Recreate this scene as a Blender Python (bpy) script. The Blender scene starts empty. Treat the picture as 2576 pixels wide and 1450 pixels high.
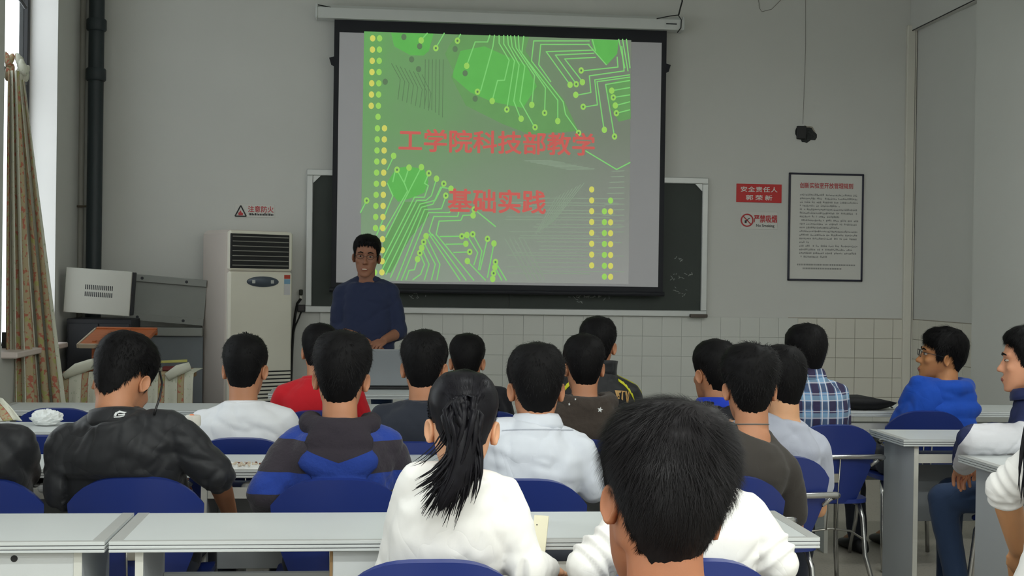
import bpy, math, random
import numpy as np
from mathutils import Vector, Matrix

random.seed(7)
RNG = np.random.default_rng(11)
PI = math.pi
scene = bpy.context.scene
COL = scene.collection

# ------------------------------------------------------------------ camera
FPX, IMG_W, IMG_H = 3300.0, 2576.0, 1450.0
CAM = np.array([0.0, 0.0, 1.42])
YAW, PITCH, ROLL = math.radians(5.8), math.atan(19 / 3300.0), 0.0145


def rotz(a):
    c, s = math.cos(a), math.sin(a)
    return np.array([[c, -s, 0], [s, c, 0], [0, 0, 1.0]])


def rotx(a):
    c, s = math.cos(a), math.sin(a)
    return np.array([[1.0, 0, 0], [0, c, -s], [0, s, c]])


def roty(a):
    c, s = math.cos(a), math.sin(a)
    return np.array([[c, 0, s], [0, 1.0, 0], [-s, 0, c]])


CM = rotz(-YAW) @ rotx(PI / 2 - PITCH) @ rotz(ROLL)
cam_data = bpy.data.cameras.new('camera')
cam_data.sensor_width = 36.0
cam_data.lens = 36.0 * FPX / IMG_W
cam_data.clip_start = 0.02
cam = bpy.data.objects.new('camera', cam_data)
COL.objects.link(cam)
cam.matrix_world = Matrix.Translation(Vector(CAM)) @ Matrix([list(r) for r in CM]).to_4x4()
scene.camera = cam


def ray(x, y):
    return CM @ np.array([(x - IMG_W / 2) / FPX, -(y - IMG_H / 2) / FPX, -1.0])


def onY(x, y, Y):
    d = ray(x, y)
    return CAM + d * (Y - CAM[1]) / d[1]


def onZ(x, y, Z):
    d = ray(x, y)
    return CAM + d * (Z - CAM[2]) / d[2]


def onX(x, y, X):
    d = ray(x, y)
    return CAM + d * (X - CAM[0]) / d[0]


# ------------------------------------------------------------------ world, exposure
world = bpy.data.worlds.new('overcast_sky')
scene.world = world
world.use_nodes = True
wn = world.node_tree.nodes
wn['Background'].inputs[0].default_value = (0.93, 0.97, 1.0, 1)
wn['Background'].inputs[1].default_value = 2.5
vs = scene.view_settings
vs.view_transform = 'Standard'
vs.look = 'None'
vs.exposure = 0.0
vs.gamma = 1.0
vs.use_curve_mapping = False
LAMP_W = 42.0          # watts of one ceiling fixture that is switched on


# ------------------------------------------------------------------ materials
def lin(c):
    out = []
    for u in c[:3]:
        u = u / 255.0
        out.append(u / 12.92 if u <= 0.04045 else ((u + 0.055) / 1.055) ** 2.4)
    return tuple(out)


MATS = {}


def newmat(name):
    m = bpy.data.materials.new(name)
    m.use_nodes = True
    nt = m.node_tree
    b = nt.nodes['Principled BSDF']
    return m, nt, b


def coords(nt, kind='Object'):
    return nt.nodes.new('ShaderNodeTexCoord').outputs[kind]


def noise(nt, vec, scale, detail=3, rough=0.55):
    n = nt.nodes.new('ShaderNodeTexNoise')
    n.inputs['Scale'].default_value = scale
    n.inputs['Detail'].default_value = detail
    n.inputs['Roughness'].default_value = rough
    nt.links.new(vec, n.inputs['Vector'])
    return n.outputs['Fac']


def mixc(nt, fac, a, b):
    n = nt.nodes.new('ShaderNodeMix')
    n.data_type = 'RGBA'
    for sock, val in ((n.inputs[0], fac), (n.inputs[6], a), (n.inputs[7], b)):
        if hasattr(val, 'is_linked'):
            nt.links.new(val, sock)
        elif sock is n.inputs[0]:
            sock.default_value = val
        else:
            sock.default_value = (*val[:3], 1)
    return n.outputs[2]


def mth(nt, op, a, b=None, c=None, clamp=False):
    n = nt.nodes.new('ShaderNodeMath')
    n.operation = op
    n.use_clamp = clamp
    for i, v in enumerate((a, b, c)):
        if v is None:
            continue
        if hasattr(v, 'is_linked'):
            nt.links.new(v, n.inputs[i])
        else:
            n.inputs[i].default_value = v
    return n.outputs[0]


def xyz(nt, vec):
    n = nt.nodes.new('ShaderNodeSeparateXYZ')
    nt.links.new(vec, n.inputs[0])
    return n.outputs


def bump(nt, b, h, strength, dist=0.01):
    n = nt.nodes.new('ShaderNodeBump')
    n.inputs['Strength'].default_value = strength
    n.inputs['Distance'].default_value = dist
    nt.links.new(h, n.inputs['Height'])
    nt.links.new(n.outputs[0], b.inputs['Normal'])


def pm(name, rgb, rough=0.6, metal=0.0, var=0.06, nscale=8.0, bmp=0.0, bscale=60.0, spec=0.5, sheen=0.0, kind='Object'):
    """plain procedural material: base colour with noise variation and optional fine relief"""
    if name in MATS:
        return MATS[name]
    m, nt, b = newmat(name)
    c = lin(rgb)
    v = coords(nt, kind)
    f = noise(nt, v, nscale)
    lo = tuple(max(0, x * (1 - var)) for x in c)
    hi = tuple(min(1, x * (1 + var)) for x in c)
    nt.links.new(mixc(nt, f, lo, hi), b.inputs['Base Color'])
    b.inputs['Roughness'].default_value = rough
    b.inputs['Metallic'].default_value = metal
    b.inputs['Specular IOR Level'].default_value = spec
    if sheen:
        b.inputs['Sheen Weight'].default_value = sheen
    if bmp:
        bump(nt, b, noise(nt, v, bscale, 4), bmp)
    MATS[name] = m
    return m


# ------------------------------------------------------------------ geometry collector
class Geo:
    def __init__(self):
        self.v, self.f, self.n = [], [], 0

    def add(self, v, f):
        v = np.asarray(v, float).reshape(-1, 3)
        self.v.append(v)
        k = self.n
        self.f += [tuple(i + k for i in q) for q in f]
        self.n += len(v)
        return self

    def box(self, lo, hi, c=0.0, M=None):
        lo, hi = np.array(lo, float), np.array(hi, float)
        c = min(c, 0.45 * float((hi - lo).min()))
        if c <= 0:
            v = np.array([[(lo, hi)[i][0], (lo, hi)[j][1], (lo, hi)[k][2]] for i in (0, 1) for j in (0, 1) for k in (0, 1)])
            f = [(0, 1, 3, 2), (4, 6, 7, 5), (0, 4, 5, 1), (2, 3, 7, 6), (0, 2, 6, 4), (1, 5, 7, 3)]
        else:
            mid, h = (lo + hi) / 2, (hi - lo) / 2
            v, idx = [], {}
            for sx in (-1, 1):
                for sy in (-1, 1):
                    for sz in (-1, 1):
                        s = np.array([sx, sy, sz])
                        for a in range(3):
                            d = h - c
                            d = d.copy()
                            d[a] = h[a]
                            idx[(sx, sy, sz, a)] = len(v)
                            v.append(mid + s * d)
            f = []
            for a in range(3):
                b_, c_ = (a + 1) % 3, (a + 2) % 3
                for s in (-1, 1):
                    q = []
                    for sb, sc in ((-1, -1), (1, -1), (1, 1), (-1, 1)):
                        t = [0, 0, 0]
                        t[a], t[b_], t[c_] = s, sb, sc
                        q.append(idx[(*t, a)])
                    f.append(tuple(q if s > 0 else q[::-1]))
            for a in range(3):          # edges along axis a
                b_, c_ = (a + 1) % 3, (a + 2) % 3
                for sb in (-1, 1):
                    for sc in (-1, 1):
                        t0, t1 = [0, 0, 0], [0, 0, 0]
                        t0[a], t0[b_], t0[c_] = -1, sb, sc
                        t1[a], t1[b_], t1[c_] = 1, sb, sc
                        q = (idx[(*t0, b_)], idx[(*t1, b_)], idx[(*t1, c_)], idx[(*t0, c_)])
                        f.append(q if sb * sc > 0 else q[::-1])
            for sx in (-1, 1):
                for sy in (-1, 1):
                    for sz in (-1, 1):
                        q = tuple(idx[(sx, sy, sz, a)] for a in range(3))
                        f.append(q if sx * sy * sz > 0 else q[::-1])
            v = np.array(v)
        if M is not None:
            v = xf(M, v)
        return self.add(v, f)

    def loft(self, rings, cap=True, closed=True):
        rings = [np.asarray(r, float) for r in rings]
        n = len(rings[0])
        v = np.concatenate(rings)
        f = []
        for i in range(len(rings) - 1):
            for j in range(n if closed else n - 1):
                k = (j + 1) % n
                f.append((i * n + j, i * n + k, (i + 1) * n + k, (i + 1) * n + j))
        if cap:
            f.append(tuple(range(n - 1, -1, -1)))
            f.append(tuple((len(rings) - 1) * n + j for j in range(n)))
        return self.add(v, f)

    def tube(self, pts, r, n=10, cap=True, flat=None):
        pts = np.asarray(pts, float)
        r = np.full(len(pts), r, float) if np.isscalar(r) else np.asarray(r, float)
        rings = []
        nrm = None
        for i, p in enumerate(pts):
            d = pts[min(i + 1, len(pts) - 1)] - pts[max(i - 1, 0)]
            d = d / (np.linalg.norm(d) + 1e-12)
            if nrm is None:
                a = np.array([0, 0, 1.0]) if abs(d[2]) < 0.9 else np.array([1.0, 0, 0])
                nrm = np.cross(d, a)
            else:
                nrm = nrm - d * (nrm @ d)
            nrm = nrm / (np.linalg.norm(nrm) + 1e-12)
            b = np.cross(d, nrm)
            t = np.arange(n) * 2 * PI / n
            fl = 1.0 if flat is None else flat
            rings.append(p + r[i] * (np.cos(t)[:, None] * nrm + fl * np.sin(t)[:, None] * b))
        return self.loft(rings, cap)

    def limb(self, pts, rs, n=14):
        """tapered tube with rounded ends"""
        pts = [np.asarray(p, float) for p in pts]
        rs = list(rs)
        d0 = (pts[0] - pts[1]) / (np.linalg.norm(pts[0] - pts[1]) + 1e-12)
        d1 = (pts[-1] - pts[-2]) / (np.linalg.norm(pts[-1] - pts[-2]) + 1e-12)
        P = [pts[0] + d0 * rs[0] * 0.95, pts[0] + d0 * rs[0] * 0.6] + pts + [pts[-1] + d1 * rs[-1] * 0.6, pts[-1] + d1 * rs[-1] * 0.95]
        R = [rs[0] * 0.3, rs[0] * 0.8] + rs + [rs[-1] * 0.8, rs[-1] * 0.3]
        return self.tube(P, R, n)

    def ball(self, c, r, R=None, nu=16, nv=10):
        r = np.full(3, r, float) if np.isscalar(r) else np.asarray(r, float)
        v = [[0, 0, -1.0]]
        for i in range(1, nv):
            t = -PI / 2 + PI * i / nv
            for j in range(nu):
                a = 2 * PI * j / nu
                v.append([math.cos(t) * math.cos(a), math.cos(t) * math.sin(a), math.sin(t)])
        v.append([0, 0, 1.0])
        v = np.array(v) * r
        if R is not None:
            v = v @ np.asarray(R).T
        v = v + np.asarray(c, float)
        f = [(0, 1 + (j + 1) % nu, 1 + j) for j in range(nu)]
        for i in range(nv - 2):
            for j in range(nu):
                a, b_ = 1 + i * nu + j, 1 + i * nu + (j + 1) % nu
                f.append((a, b_, b_ + nu, a + nu))
        top = len(v) - 1
        k = 1 + (nv - 2) * nu
        f += [(k + j, k + (j + 1) % nu, top) for j in range(nu)]
        return self.add(v, f)

    def plate(self, pts, vec):
        """extrude a planar polygon by vec"""
        pts = np.asarray(pts, float)
        n = len(pts)
        v = np.concatenate([pts, pts + np.asarray(vec, float)])
        f = [tuple(range(n - 1, -1, -1)), tuple(range(n, 2 * n))]
        f += [(i, (i + 1) % n, n + (i + 1) % n, n + i) for i in range(n)]
        return self.add(v, f)

    def sheet(self, grid, thick=0.0):
        """grid [i][j] of points; thick>0 gives the sheet a back side"""
        g = np.asarray(grid, float)
        a, b_ = g.shape[:2]
        f = [(i * b_ + j, (i + 1) * b_ + j, (i + 1) * b_ + j + 1, i * b_ + j + 1) for i in range(a - 1) for j in range(b_ - 1)]
        if thick <= 0:
            return self.add(g.reshape(-1, 3), f)
        du = np.gradient(g, axis=0)
        dv = np.gradient(g, axis=1)
        nn = np.cross(du, dv)
        nn /= np.linalg.norm(nn, axis=2, keepdims=True) + 1e-9
        v = np.concatenate([(g + nn * thick / 2).reshape(-1, 3), (g - nn * thick / 2).reshape(-1, 3)])
        k = a * b_
        ff = [q for q in f] + [tuple(k + i for i in q[::-1]) for q in f]
        rim = [i * b_ for i in range(a)] + [(a - 1) * b_ + j for j in range(1, b_)] + [i * b_ + b_ - 1 for i in range(a - 2, -1, -1)] + [j for j in range(b_ - 2, 0, -1)]
        m = len(rim)
        ff += [(rim[(i + 1) % m], rim[i], k + rim[i], k + rim[(i + 1) % m]) for i in range(m)]
        return self.add(v, ff)

    def arr(self):
        return np.concatenate(self.v) if self.v else np.zeros((0, 3))

    def mesh(self, name):
        me = bpy.data.meshes.new(name)
        me.from_pydata(self.arr().tolist(), [], self.f)
        me.update()
        return me


def xf(M, v):
    M = np.asarray(M, float)
    return np.asarray(v, float) @ M[:3, :3].T + M[:3, 3]


def mat4(R=None, t=(0, 0, 0)):
    M = np.eye(4)
    if R is not None:
        M[:3, :3] = R
    M[:3, 3] = t
    return M


def link(name, me, material, parent=None, smooth=False):
    o = bpy.data.objects.new(name, me)
    COL.objects.link(o)
    if material is not None and len(me.materials) == 0:
        me.materials.append(material)
    if smooth:
        me.polygons.foreach_set('use_smooth', [True] * len(me.polygons))
    if parent is not None:
        o.parent = parent
    return o


def obj(name, g, material, parent=None, smooth=False):
    return link(name, g.mesh(name), material, parent, smooth)


def auto(o, deg=40):
    """smooth shading that keeps sharp edges"""
    me = o.data
    me.polygons.foreach_set('use_smooth', [True] * len(me.polygons))
    me.set_sharp_from_angle(angle=math.radians(deg))
    return o


def empty(name, loc=(0, 0, 0), rz=0.0):
    o = bpy.data.objects.new(name, None)
    o.empty_display_size = 0.1
    COL.objects.link(o)
    o.location = [float(x) for x in loc]
    o.rotation_euler = (0, 0, rz)
    return o


def tag(o, label, cat, group=None, kind=None):
    if label:
        o['label'] = label
    if cat:
        o['category'] = cat
    if group:
        o['group'] = group
    if kind:
        o['kind'] = kind
    return o


def struct(o, label=None):
    o['kind'] = 'structure'
    if label:
        o['label'] = label
    return o


def copy_tree(o, parent=None):
    c = o.copy()
    COL.objects.link(c)
    c.parent = parent
    for ch in list(o.children):
        copy_tree(ch, c)
    return c


def text_mesh(body, size, bold=0.0, spacing=1.0):
    """lettering as a flat mesh, centred on its own bounds, in the XZ plane facing -Y"""
    c = bpy.data.curves.new('lettering', 'FONT')
    c.body = body
    c.size = size
    c.offset = bold
    c.space_character = spacing
    o = bpy.data.objects.new('lettering_tmp', c)
    COL.objects.link(o)
    dg = bpy.context.evaluated_depsgraph_get()
    me = bpy.data.meshes.new_from_object(o.evaluated_get(dg))
    bpy.data.objects.remove(o)
    bpy.data.curves.remove(c)
    co = np.zeros(len(me.vertices) * 3)
    me.vertices.foreach_get('co', co)
    co = co.reshape(-1, 3)
    mid = (co.min(0) + co.max(0)) / 2
    ext = co.max(0) - co.min(0)
    co = co - mid
    co = np.stack([co[:, 0], np.zeros(len(co)), co[:, 1]], 1)
    me.vertices.foreach_set('co', co.ravel())
    me.update()
    me.materials.clear()
    return me, ext


def lettering(body, centre, width, height, material, parent, bold=0.0, spacing=1.0, rz=0.0):
    me, ext = text_mesh(body, 1.0, 0.0, spacing)
    co = np.zeros(len(me.vertices) * 3)
    me.vertices.foreach_get('co', co)
    co = co.reshape(-1, 3) * np.array([width / ext[0], 1, height / ext[1]])
    if rz:
        co = co @ rotz(rz).T
    if bold:        # thicken the strokes: the same outline set a little apart, as one mesh
        faces = [tuple(p.vertices) for p in me.polygons]
        g, d = Geo(), bold * height
        for i, (dx, dz) in enumerate(((-1, 0), (1, 0), (0, -1), (0, 1), (0.7, 0.7), (-0.7, -0.7), (-0.7, 0.7), (0.7, -0.7))):
            g.add(co + np.array([dx * d, -0.00015 * i, dz * d]) + np.asarray(centre), faces)
        bpy.data.meshes.remove(me)
        o = obj('lettering', g, material, parent)
    else:
        me.vertices.foreach_set('co', (co + np.asarray(centre)).ravel())
        me.update()
        o = link('lettering', me, material, parent)
    o['kind'] = 'stuff'
    return o
# ------------------------------------------------------------------ room shell
YW, XL, XR, ZC, YB = 9.71, -2.15, 4.075, 3.95, -3.2
M_wall = pm('wall_paint', (205, 205, 200), 0.85, var=0.05, nscale=1.3, bmp=0.08, bscale=25)
M_ceil = pm('ceiling_paint', (225, 225, 220), 0.9, var=0.03, nscale=2)
M_reveal = pm('reveal_daylit_paint', (240, 238, 236), 0.85, var=0.03, nscale=3)  # paler than the wall paint: window light put into the colour
M_tile = pm('glazed_tile', (206, 207, 201), 0.35, var=0.03, nscale=3)
M_tilew = pm('glazed_tile_cream', (211, 208, 197), 0.35, var=0.04, nscale=4)
M_grout = pm('grout_stained', (158, 152, 140), 0.95, var=0.25, nscale=12)
M_groutw = pm('grout_pale', (186, 187, 183), 0.95, var=0.05)
M_trunk = pm('plastic_trunking', (212, 209, 198), 0.5, var=0.03)
M_black = pm('black_plastic', (22, 22, 24), 0.45)
M_wire = pm('grey_wire', (124, 121, 115), 0.6)

# floor: dirty terrazzo
m, nt, b = newmat('terrazzo')
v = coords(nt)
f1, f2 = noise(nt, v, 1.2, 5), noise(nt, v, 70, 2)
c1 = mixc(nt, f1, lin((142, 136, 126)), lin((186, 180, 168)))
nt.links.new(mixc(nt, mth(nt, 'MULTIPLY', mth(nt, 'GREATER_THAN', f2, 0.6), 0.3), c1, lin((96, 92, 84))), b.inputs['Base Color'])
b.inputs['Roughness'].default_value = 0.42
M_floor = m
struct(obj('floor', Geo().box((XL - 0.3, YB, -0.1), (XR + 0.6, YW + 0.25, 0)), M_floor))
struct(obj('ceiling', Geo().box((XL - 0.3, YB, ZC), (XR + 0.6, YW + 0.25, ZC + 0.1)), M_ceil))
wall_front = struct(obj('wall_front', Geo().box((XL - 0.3, YW, 0), (XR + 0.6, YW + 0.25, ZC)), M_wall))
struct(obj('wall_back', Geo().box((XL - 0.3, YB - 0.2, 0), (XR + 0.6, YB, ZC)), M_wall))

# right wall, pier and beam
wall_right = struct(obj('wall_right', Geo().box((XR, YB, 0), (XR + 0.3, YW, ZC)), M_wall))
pe = onY(2446, 600, 8.42)
obj('pier', Geo().box((pe[0], 7.6, 0), (XR, 8.42, ZC), 0.01), M_wall, wall_right)
bz = onY(2305, 79, YW)[2]
obj('beam', Geo().box((XR - 0.05, YB, bz), (XR, YW, ZC), 0.004), M_wall, wall_right)

# left wall: window openings in a row, the rearmost unseen and added for daylight
WIN = [(7.78, 9.02), (4.3, 6.3), (0.6, 2.6), (-2.7, -0.7)]
ZS, ZT = 0.93, 3.72
g = Geo()
XO = XL - 0.24
ys = [YB] + [y for w in sorted(WIN) for y in w] + [YW]
for i in range(0, len(ys), 2):
    g.box((XO, ys[i], 0), (XL, ys[i + 1], ZC))
for w in WIN:
    g.box((XO, w[0], 0), (XL, w[1], ZS))
    g.box((XO, w[0], ZT), (XL, w[1], ZC))
wall_left = struct(obj('wall_left', g, M_wall))
M_frame = pm('dark_window_frame', (30, 30, 32), 0.5)
M_sill = pm('window_sill_stone', (226, 212, 206), 0.5, var=0.06)
m, nt, b = newmat('window_glass')
b.inputs['Base Color'].default_value = (0.8, 0.85, 0.85, 1)
b.inputs['Roughness'].default_value = 0.05
tr_ = nt.nodes.new('ShaderNodeBsdfTransparent')
tr_.inputs[0].default_value = (0.96, 0.98, 0.98, 1)
mx_ = nt.nodes.new('ShaderNodeMixShader')
mx_.inputs[0].default_value = 0.06
nt.links.new(tr_.outputs[0], mx_.inputs[1])
nt.links.new(b.outputs[0], mx_.inputs[2])
nt.links.new(mx_.outputs[0], nt.nodes['Material Output'].inputs[0])
M_glass = m
for k, (a, e) in enumerate(WIN):
    w = struct(empty('window_%d' % (k + 1), (XO + 0.03, (a + e) / 2, ZS)))
    L, H = e - a, ZT - ZS
    g = Geo()
    for y0, y1 in ((-L / 2, -L / 2 + 0.05), (L / 2 - 0.05, L / 2), (-0.025, 0.025)):
        g.box((-0.03, y0, 0), (0.03, y1, H), 0.004)
    for z0 in (0, H * 0.62, H - 0.05):
        g.box((-0.028, -L / 2, z0), (0.028, L / 2, z0 + 0.05), 0.004)
    obj('window_frame', g, M_frame, w)
    for s in (-1, 1):
        for z0, z1 in ((0.05, H * 0.62), (H * 0.62 + 0.05, H - 0.05)):
            y0, y1 = sorted((s * 0.025, s * (L / 2 - 0.05)))
            obj('pane', Geo().box((-0.003, y0, z0), (0.003, y1, z1)), M_glass, w)
    obj('window_sill', Geo().box((-0.03, -L / 2, -0.001), (0.30, L / 2, 0.035), 0.006), M_sill, w)
    if k == 0:      # unseen blind added to cut the daylight; far jamb lining, window light in its pale colour, and the stay bar of the top casement
        obj('light_block_blind', Geo().box((0.006, -L / 2 + 0.03, 0.03), (0.012, 0.0, H * 0.62)), M_trunk, w)
        obj('reveal', Geo().box((0.0, L / 2 - 0.004, 0.035), (0.2095, L / 2 - 0.001, H)), M_reveal, w)
        obj('casement_stay', Geo().tube([(0.02, 0.02, 2.34), (0.05, 0.42, 2.22)], 0.012, 8), M_frame, w)

# ceramic dado: upper five courses are single tiles, the courses below are one piece
TS = 0.15
DZ = onY(2150, 802, YW)[2]
ncol = int((XR - (-0.55)) / TS)
t_me = Geo().box((0, -0.006, 0), (TS - 0.0012, 0, TS - 0.0012), 0.0012).mesh('tile')
t_me.materials.append(M_tile)
t_mw = Geo().box((0, -0.006, 0), (TS - 0.0034, 0, TS - 0.0034), 0.0012).mesh('tile_worn')
t_mw.materials.append(M_tilew)
for c in range(ncol):
    for r in range(5):
        x = XR - (c + 1) * TS
        o = bpy.data.objects.new('tile', t_mw if x > 3.1 else t_me)
        COL.objects.link(o)
        o.parent = wall_front
        o.location = (x, YW - 0.0015 - 0.0008 * random.random(), DZ - (r + 1) * TS)
g = Geo()
for c in range(ncol):
    for r in range(5, 8):
        z = DZ - (r + 1) * TS
        g.box((XR - (c + 1) * TS, YW - 0.007, max(z, 0.0)), (XR - c * TS - 0.002, YW - 0.001, z + TS - 0.002))
tag(obj('tile_courses', g, M_tile, wall_front), None, None, kind='stuff')
obj('grout', Geo().box((XR - ncol * TS, YW - 0.003, 0), (3.1, YW - 0.0005, DZ)), M_groutw, wall_front)
obj('grout', Geo().box((3.1, YW - 0.003, 0), (XR, YW - 0.0005, DZ + 0.004)), M_grout, wall_front)
t_mr = Geo().box((-0.006, 0, 0), (0, TS - 0.0035, TS - 0.0035), 0.0012).mesh('tile_side')
t_mr.materials.append(M_tilew)
for c in range(8):
    for r in range(8):
        o = bpy.data.objects.new('tile', t_mr)
        COL.objects.link(o)
        o.parent = wall_right
        o.location = (XR - 0.0015, YW - (c + 1) * TS, DZ - (r + 1) * TS)
        if DZ - (r + 1) * TS < 0:
            o.location.z = 0.0
            o.scale.z = (DZ - r * TS) / TS
obj('grout', Geo().box((XR - 0.003, YW - 8 * TS, 0), (XR - 0.0005, YW, DZ + 0.004)), M_grout, wall_right)

# corner trunking with its loose cable
xa, xb = onY(2273, 500, YW)[0], onY(2297, 500, YW)[0]
t = tag(empty('cable_trunking', (xa, YW, 0)), 'vertical cream plastic cable trunking in the right corner', 'trunking')
obj('channel', Geo().box((0, -0.035, 0.02), (xb - xa, -0.001, bz + 0.04), 0.004), M_trunk, t)
obj('cover_seam', Geo().box((xb - xa - 0.016, -0.0365, 0.02), (xb - xa - 0.012, -0.034, bz)), M_wire, t)
tag(obj('corner_cable', Geo().tube([(XR - 0.02, YW - 0.012, DZ), (XR - 0.012, YW - 0.015, 2.2), (XR - 0.015, YW - 0.012, bz - 0.02)], 0.0045, 6), M_black),
    'thin black cable running up the right wall corner', 'cable')
tag(obj('beam_edge_line', Geo().tube([(XR - 0.052, YW - 0.05, bz - 0.004), (XR - 0.056, 8.6, bz + 0.006), (XR - 0.056, 6.8, bz - 0.002)], 0.004, 6), M_black),  # dark tube tracing the beam's lower edge
    'thin dark line along the lower edge of the beam', 'cable')

# hole broken in the plaster with its wire
hc = onY(2027, 338, YW)
pts = []
for k in range(22):
    a = 2 * PI * k / 22
    rr = 0.068 * (0.85 + 0.28 * random.random()) * (1.12 if abs(math.cos(a)) > 0.7 else 0.92)
    pts.append((hc[0] + rr * math.cos(a) * 1.05, YW - 0.004, hc[2] + rr * math.sin(a)))
M_hole = pm('broken_plaster', (52, 54, 54), 0.95, var=0.5, nscale=30, bmp=0.6, bscale=70)
g = Geo().plate(pts, (0, 0.003, 0))
for k in range(16):
    a, rr = random.random() * 6.28, random.random() * 0.05
    g.ball((hc[0] + rr * math.cos(a), YW - 0.005, hc[2] + rr * math.sin(a)), (0.014, 0.008, 0.012), nu=7, nv=5)
obj('plaster_hole', g, M_hole, wall_front)
obj('plaster_rim', Geo().tube([(p[0], YW - 0.003, p[2]) for p in pts[1:9]], 0.006, 6), M_grout, wall_front)
g = Geo().box((hc[0] - 0.075, YW - 0.03, hc[2] - 0.04), (hc[0] - 0.005, YW - 0.004, hc[2] + 0.06), 0.004)
tag(obj('junction_box', g, M_black), 'small black junction box in the plaster hole', 'junction box')
wp = [onY(2019, 312, YW), onY(2022, 240, YW), onY(2026, 120, YW), onY(2026, -60, YW)]
tag(obj('hanging_wire', Geo().tube([(p[0], YW - 0.006, p[2]) for p in wp], 0.0016, 5), M_wire), 'thin grey wire hanging down to the plaster hole', 'wire')
wp = [onY(x, y, YW) for x, y in ((1903, -40), (1910, 22), (1916, 30), (1940, 24), (1962, 2), (1975, -30))]
tag(obj('loop_wire', Geo().tube([(p[0], YW - 0.008, p[2]) for p in wp], 0.002, 5), M_wire), 'short loop of grey wire at the top of the wall', 'wire')

# ceiling lamps: out of the picture above the rows; the front ones are off for the projection
M_lampbox = pm('lamp_housing', (230, 230, 226), 0.5)
m, nt, b = newmat('lit_tube')
b.inputs['Emission Color'].default_value = (0.95, 1.0, 0.98, 1)
b.inputs['Emission Strength'].default_value = 6.0
M_tube = m
M_tubeoff = pm('unlit_tube', (225, 228, 228), 0.3)


def ceiling_lamp(x, y, on, label):
    t = tag(empty('ceiling_lamp', (x, y, 3.2)), label, 'lamp', 'ceiling lamps')
    obj('housing', Geo().box((-0.62, -0.09, 0.0), (0.62, 0.09, 0.06), 0.01), M_lampbox, t)
    for s in (-0.045, 0.045):       # a weak fixture, added for its light, shows one tube unlit
        obj('tube', Geo().tube([(-0.59, s, -0.02), (0.59, s, -0.02)], 0.014, 8), M_tube if on > (0 if s < 0 else 0.5) else M_tubeoff, t)
    for s in (-0.4, 0.4):
        obj('suspension_rod', Geo().tube([(s, 0, 0.05), (s, 0, ZC - 3.2)], 0.006, 6), M_lampbox, t)
    if on:
        ld = bpy.data.lights.new('lamp_light', 'AREA')
        ld.shape = 'RECTANGLE'
        ld.size, ld.size_y = 1.2, 0.16
        ld.energy = LAMP_W * on
        ld.color = (0.96, 1.0, 0.97)
        lo = bpy.data.objects.new('lamp_light', ld)
        COL.objects.link(lo)
        lo.parent = t
        lo.location = (0, 0, -0.045)


for yy, on_l, on_r in ((-2.2, 1.0, 1.0), (-0.5, 1.0, 1.0), (1.2, 1.0, 1.0), (3.2, 0.25, 0.25), (5.4, 0, 0.5), (7.4, 0, 0)):  # weak and half-lit lamps added to brighten desks and the wall side
    for xx, side, on in ((0.3, 'window side', on_l), (3.0, 'wall side', on_r)):
        ceiling_lamp(xx, yy, on, '%s fluorescent ceiling lamp on the %s, %s' % ({1.0: 'lit', 0.25: 'added weak half-lit', 0.5: 'added half-lit', 0: 'switched-off'}[on], side,
                     {-2.2: 'rearmost of its row', -0.5: 'second from the back wall', 1.2: 'behind the nearest head', 3.2: 'above the nearest desk', 5.4: 'above the third desk row', 7.4: 'nearest the projection screen'}[yy]))
# ------------------------------------------------------------------ blackboard
BY = YW - 0.03
c0, c1 = onY(772, 425, BY), onY(1777, 798, BY)
bx0, bx1, bz0, bz1 = c0[0], c1[0], c1[2], c0[2]
M_alu = pm('aluminium_frame', (196, 198, 196), 0.4, metal=0.35, var=0.03)
m, nt, b = newmat('chalkboard_green')
v = coords(nt)
f = noise(nt, v, 2.2, 6, 0.65)
nt.links.new(mixc(nt, f, lin((34, 42, 38)), lin((52, 60, 54))), b.inputs['Base Color'])
b.inputs['Roughness'].default_value = 0.6
M_board = m
t = tag(empty('blackboard', ((bx0 + bx1) / 2, YW, bz0)), 'long dark green blackboard in a silver frame behind the projection screen', 'blackboard')
W, H = (bx1 - bx0) / 2, bz1 - bz0
fw = 0.047
obj('board_panel', Geo().box((-W + fw * 0.6, -0.022, fw * 0.6), (-0.002, -0.004, H - fw * 0.6), 0.002), M_board, t)
obj('board_panel', Geo().box((0.002, -0.022, fw * 0.6), (W - fw * 0.6, -0.004, H - fw * 0.6), 0.002), M_board, t)
for nm, lo, hi in (('frame_rail', (-W, -0.04, 0), (W, -0.001, fw)), ('frame_rail', (-W, -0.04, H - fw), (W, -0.001, H)),
                   ('frame_post', (-W, -0.04, fw), (-W + fw, -0.001, H - fw)), ('frame_post', (W - fw, -0.04, fw), (W, -0.001, H - fw))):
    obj(nm, Geo().box(lo, hi, 0.005), M_alu, t)
for s in (-1, 1):
    q = 0.055
    p = [(s * (W - fw), -0.032, H - fw), (s * (W - fw - q), -0.032, H - fw), (s * (W - fw), -0.032, H - fw - q)]
    obj('corner_piece', Geo().plate(p if s > 0 else p[::-1], (0, 0.012, 0)), M_alu, t)
M_chalk = pm('chalk', (150, 155, 150), 0.95, var=0.3, nscale=60)
g = Geo()
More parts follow.
